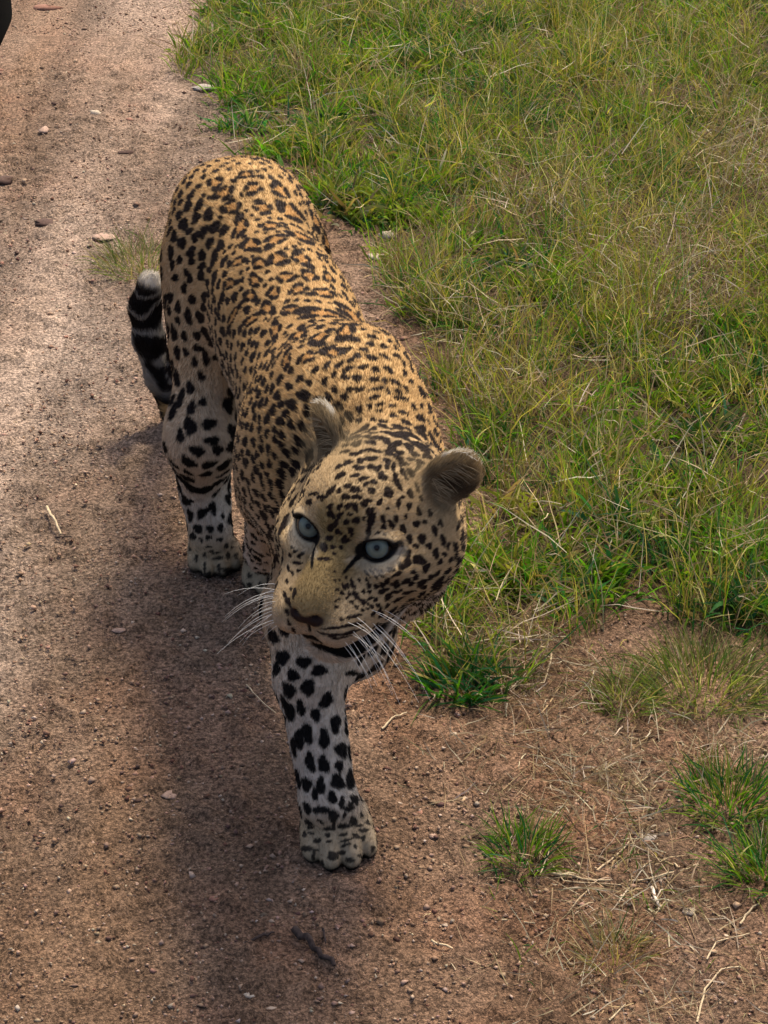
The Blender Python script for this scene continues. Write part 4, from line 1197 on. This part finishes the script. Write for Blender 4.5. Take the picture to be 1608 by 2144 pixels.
pebble(950, 1545, 15, 'pale', 'pale pebble on loose soil right of the planted foreleg')
pebble(882, 1712, 15, 'red', 'small red brown pebble beside the rounded pinkish pebble')
pebble(812, 497, 36, 'pale', 'pale rounded stone at the grass edge beside the leopard back', 0.7)
pebble(790, 542, 48, 'pale', 'flat cream stone on the bare patch beside the leopard back', 0.25, 0.7)
pebble(92, 470, 48, 'dark', 'dark brown clod on the track at the upper left', 0.45, 0.8, name='clod', cat='clod')
pebble(8, 380, 44, 'dark', 'dark clod cut by the left edge of the view', 0.45, 0.8, name='clod', cat='clod')
pebble(266, 322, 40, 'dark', 'long dark clod on the track above the leopard rump', 0.3, 0.6, 0.2, name='clod', cat='clod')
pebble(95, 12, 48, 'red', 'red brown clod at the top edge of the track', 0.4, 0.7, name='clod', cat='clod')
pebble(200, 240, 26, 'pale', 'cream stone beside a dark hollow on the upper track', 0.7)
pebble(92, 274, 26, 'pink', 'pinkish stone left of the cream stone on the upper track', 0.6)
pebble(215, 498, 58, 'pink', 'broad flat pink stone on the track left of the leopard rump', 0.2, 0.7)
pebble(425, 183, 40, 'grey', 'flat grey stone by the grass edge at the top of the track', 0.3, 0.7)
pebble(640, 312, 15, 'white', 'tiny white stone in the grass behind the rump', 0.8)
pebble(1445, 1905, 26, 'pale', 'cream stone among the straw at the lower right', 0.6)
pebble(1503, 1962, 40, 'pale', 'flat cream stone right of the sparse half dry tuft', 0.25, 0.7)
pebble(1360, 1755, 30, 'grey', 'grey stone below the dried mat of straw', 0.5)
pebble(945, 580, 22, 'pale', 'pale stone in the grass gap right of the leopard back', 0.6)
pts_ = scatter(400, (-0.95, 0.75), (1.95, 5.4), lambda P: (1 - verge_dist_mask(P, 0.03, 0.02)) * 0.30)
for i, p in enumerate(pts_[:30]):
    q = to_px(np.array([p[0], p[1], 0]))
    pebble(q[0], q[1], rng.uniform(7, 15), ['dark', 'red', 'red', 'pink', 'dark', 'grey'][i % 6], 'small %s stone lying loose on the dirt of the track' % ['dark', 'reddish', 'reddish', 'pinkish', 'dark', 'grey'][i % 6], rng.uniform(0.45, 0.8), rng.uniform(0.7, 1.2), rng.uniform(0, 6), 'small stones strewn on the dirt')

bark = plain_mat('charred_bark', (0.045, 0.03, 0.024), 0.85, 0.2, 0.6, 160)
drywood = plain_mat('dry_stalk', (0.42, 0.33, 0.21), 0.75, 0.2, 0.25, 120)
reddry = plain_mat('reddish_stalk', (0.28, 0.16, 0.10), 0.75, 0.2, 0.3, 120)
def stick(pts, r0, r1, m, label, name='straw', cat='straw', group=None, lift=0.002):
    W_ = []
    for q in pts:
        c = ground_at(q[0], q[1]); z = float(gz(c[None, :2])[0]) + r0 + lift + (q[2] if len(q) > 2 else 0)
        W_.append(np.array([c[0], c[1], z]))
    c0 = W_[0].copy(); c0[2] = 0
    cur = []
    for i in range(len(W_) - 1):
        for t in np.linspace(0, 1, 4, endpoint=False):
            cur.append(W_[i] * (1 - t) + W_[i + 1] * t + rng.normal(0, r0 * 0.35, 3))
    cur.append(W_[-1])
    V, F = tube(np.array(cur) - c0, r0, r1, 6)
    o = link(name, mesh_np(name, V, F), m); o.location = c0
    return tag(o, label, cat, group)
stick([(612, 1962), (640, 1985, .004), (668, 2010, .004), (700, 2034)], 0.0050, 0.0030, bark, 'charred dark stick on the track below the front paw', 'stick', 'stick')
stick([(515, 1985), (545, 1968), (575, 1962)], 0.0026, 0.0012, bark, 'short dark bark piece left of the charred stick', 'bark_piece', 'bark')
stick([(676, 1955), (682, 1985)], 0.0016, 0.001, bark, 'thin dark twig standing across the charred stick', 'twig', 'twig')
stick([(98, 1070), (112, 1098, .01), (128, 1124)], 0.0026, 0.0018, drywood, 'pale dry twig on the track at the left beside the hind paw', 'twig', 'twig')
stick([(118, 1128), (150, 1128)], 0.0016, 0.001, bark, 'small dark twig at the foot of the pale dry twig', 'twig', 'twig')
G_ = 'dry stalks lying on the bare soil'
stick([(517, 1443), (545, 1475), (578, 1502)], 0.0011, 0.0007, drywood, 'single dry stalk on the track left of the planted foreleg', group=G_)
stick([(800, 1536), (822, 1515), (852, 1505)], 0.0017, 0.001, drywood, 'pale curved stalk on the soil right of the planted foreleg', group=G_)
stick([(902, 1976), (935, 1985), (972, 2004)], 0.0016, 0.001, drywood, 'straight pale stalk alone on the dark soil right of the charred stick', group=G_)
stick([(1150, 1835), (1240, 1848), (1340, 1845), (1420, 1828), (1462, 1812)], 0.0016, 0.0009, drywood, 'longest dry stalk arching across the soil below the small round tuft', group=G_)
stick([(1140, 1800), (1180, 1850), (1300, 1855)], 0.0011, 0.0007, drywood, 'thin stalk bending under the longest dry stalk', group=G_)
stick([(1330, 1768), (1400, 1762), (1440, 1752), (1470, 1770)], 0.0011, 0.0007, reddry, 'reddish stalk above the longest dry stalk', group=G_)
stick([(1375, 1770), (1420, 1820)], 0.0016, 0.0012, drywood, 'short thick stalk across the end of the reddish stalk', group=G_)
stick([(1250, 1830), (1300, 1790), (1320, 1765)], 0.0014, 0.0008, drywood, 'stalk leaning up from the longest dry stalk', group=G_)
stick([(1365, 1860), (1375, 1890), (1380, 1910)], 0.0024, 0.0015, PEB['white'], 'whitish splintered stalk below the longest dry stalk', group=G_)
stick([(1550, 1935), (1575, 1900), (1608, 1890)], 0.0016, 0.001, drywood, 'forked pale stalk near the right edge', group=G_)
stick([(1480, 2010), (1500, 1975), (1570, 1955)], 0.0012, 0.0008, drywood, 'bent stalk above the bottom right corner', group=G_)
stick([(1460, 2140), (1475, 2070), (1510, 2030), (1550, 2025)], 0.0015, 0.0009, drywood, 'curving stalk rising from the bottom edge at the right', group=G_)
stick([(1130, 1840), (1150, 1800, .01)], 0.001, 0.0007, drywood, 'short stalk beside the small round tuft', group=G_)
stick([(1050, 1930), (1120, 1935)], 0.0012, 0.0008, drywood, 'short level stalk left of the sparse half dry tuft', group=G_)
stick([(1275, 2135), (1310, 2100)], 0.0014, 0.0008, drywood, 'short stalk at the bottom edge right of the white pebble', group=G_)
stick([(1155, 1390, .01), (1140, 1440), (1040, 1450), (1000, 1470)], 0.0014, 0.0008, drywood, 'whitish stalk right of the dark green broad bladed tuft', group=G_)

# ------------------------------------------------------------------ edge of the vehicle's mirror at the top left, close to the viewer
def mirror():
    root = bpy.data.objects.new('vehicle_mirror', None); col.objects.link(root)
    d = ray(17, 132) * 0.85
    corner = np.array([0, 0, CAM_H]) + d
    w, h, dp = 0.17, 0.23, 0.075
    c = corner + np.array([-w / 2, 0.0, h / 2 + 0.002])
    root.location = c
    def shell(w, h, dp, y0, n=40, rad=0.012):
        rings = [(0.90, 0.0), (0.97, 0.12), (1.0, 0.35), (1.0, 0.75), (0.97, 0.92), (0.90, 1.0)]
        V, F = [], []
        for s_, t in rings:
            for j in range(n):
                a = 2 * math.pi * (j + 0.5) / n; ca, sa = math.cos(a), math.sin(a)
                V.append((s_ * (np.sign(ca) * (w / 2 - rad) + rad * ca) , y0 + dp * t, s_ * (np.sign(sa) * (h / 2 - rad) + rad * sa)))
        for i in range(len(rings) - 1):
            for j in range(n):
                F.append((i * n + j, i * n + (j + 1) % n, (i + 1) * n + (j + 1) % n, (i + 1) * n + j))
        k = len(V); V += [(0, y0, 0), (0, y0 + dp, 0)]
        for j in range(0, n, 2):
            F.append((k, (j + 2) % n, j + 1, j)); m_ = (len(rings) - 1) * n
            F.append((k + 1, m_ + j, m_ + j + 1, m_ + (j + 2) % n))
        return np.array(V), np.array(F)
    blk = plain_mat('black_plastic', (0.0025, 0.0025, 0.003), 0.8, 0.04, 0.1)
    V, F = shell(w, h, dp, -dp / 2); link('housing', mesh_np('housing', V, F), blk, root)
    V, F = shell(w * 0.86, h * 0.88, 0.006, dp / 2 - 0.001); link('mirror_glass', mesh_np('mirror_glass', V, F), plain_mat('mirror_glass', (0.05, 0.05, 0.055), 0.05, 0.9, 0.02), root)
    V, F = tube([(-w * 0.2, 0, -h * 0.3), (-w * 0.75, -0.02, -h * 0.45), (-w * 1.6, -0.08, -h * 0.6)], 0.017, 0.02, 10)
    link('arm', mesh_np('arm', V, F), blk, root)
    tag(root, 'black rounded edge of a vehicle mirror poking in at the upper left corner', 'mirror')
mirror()
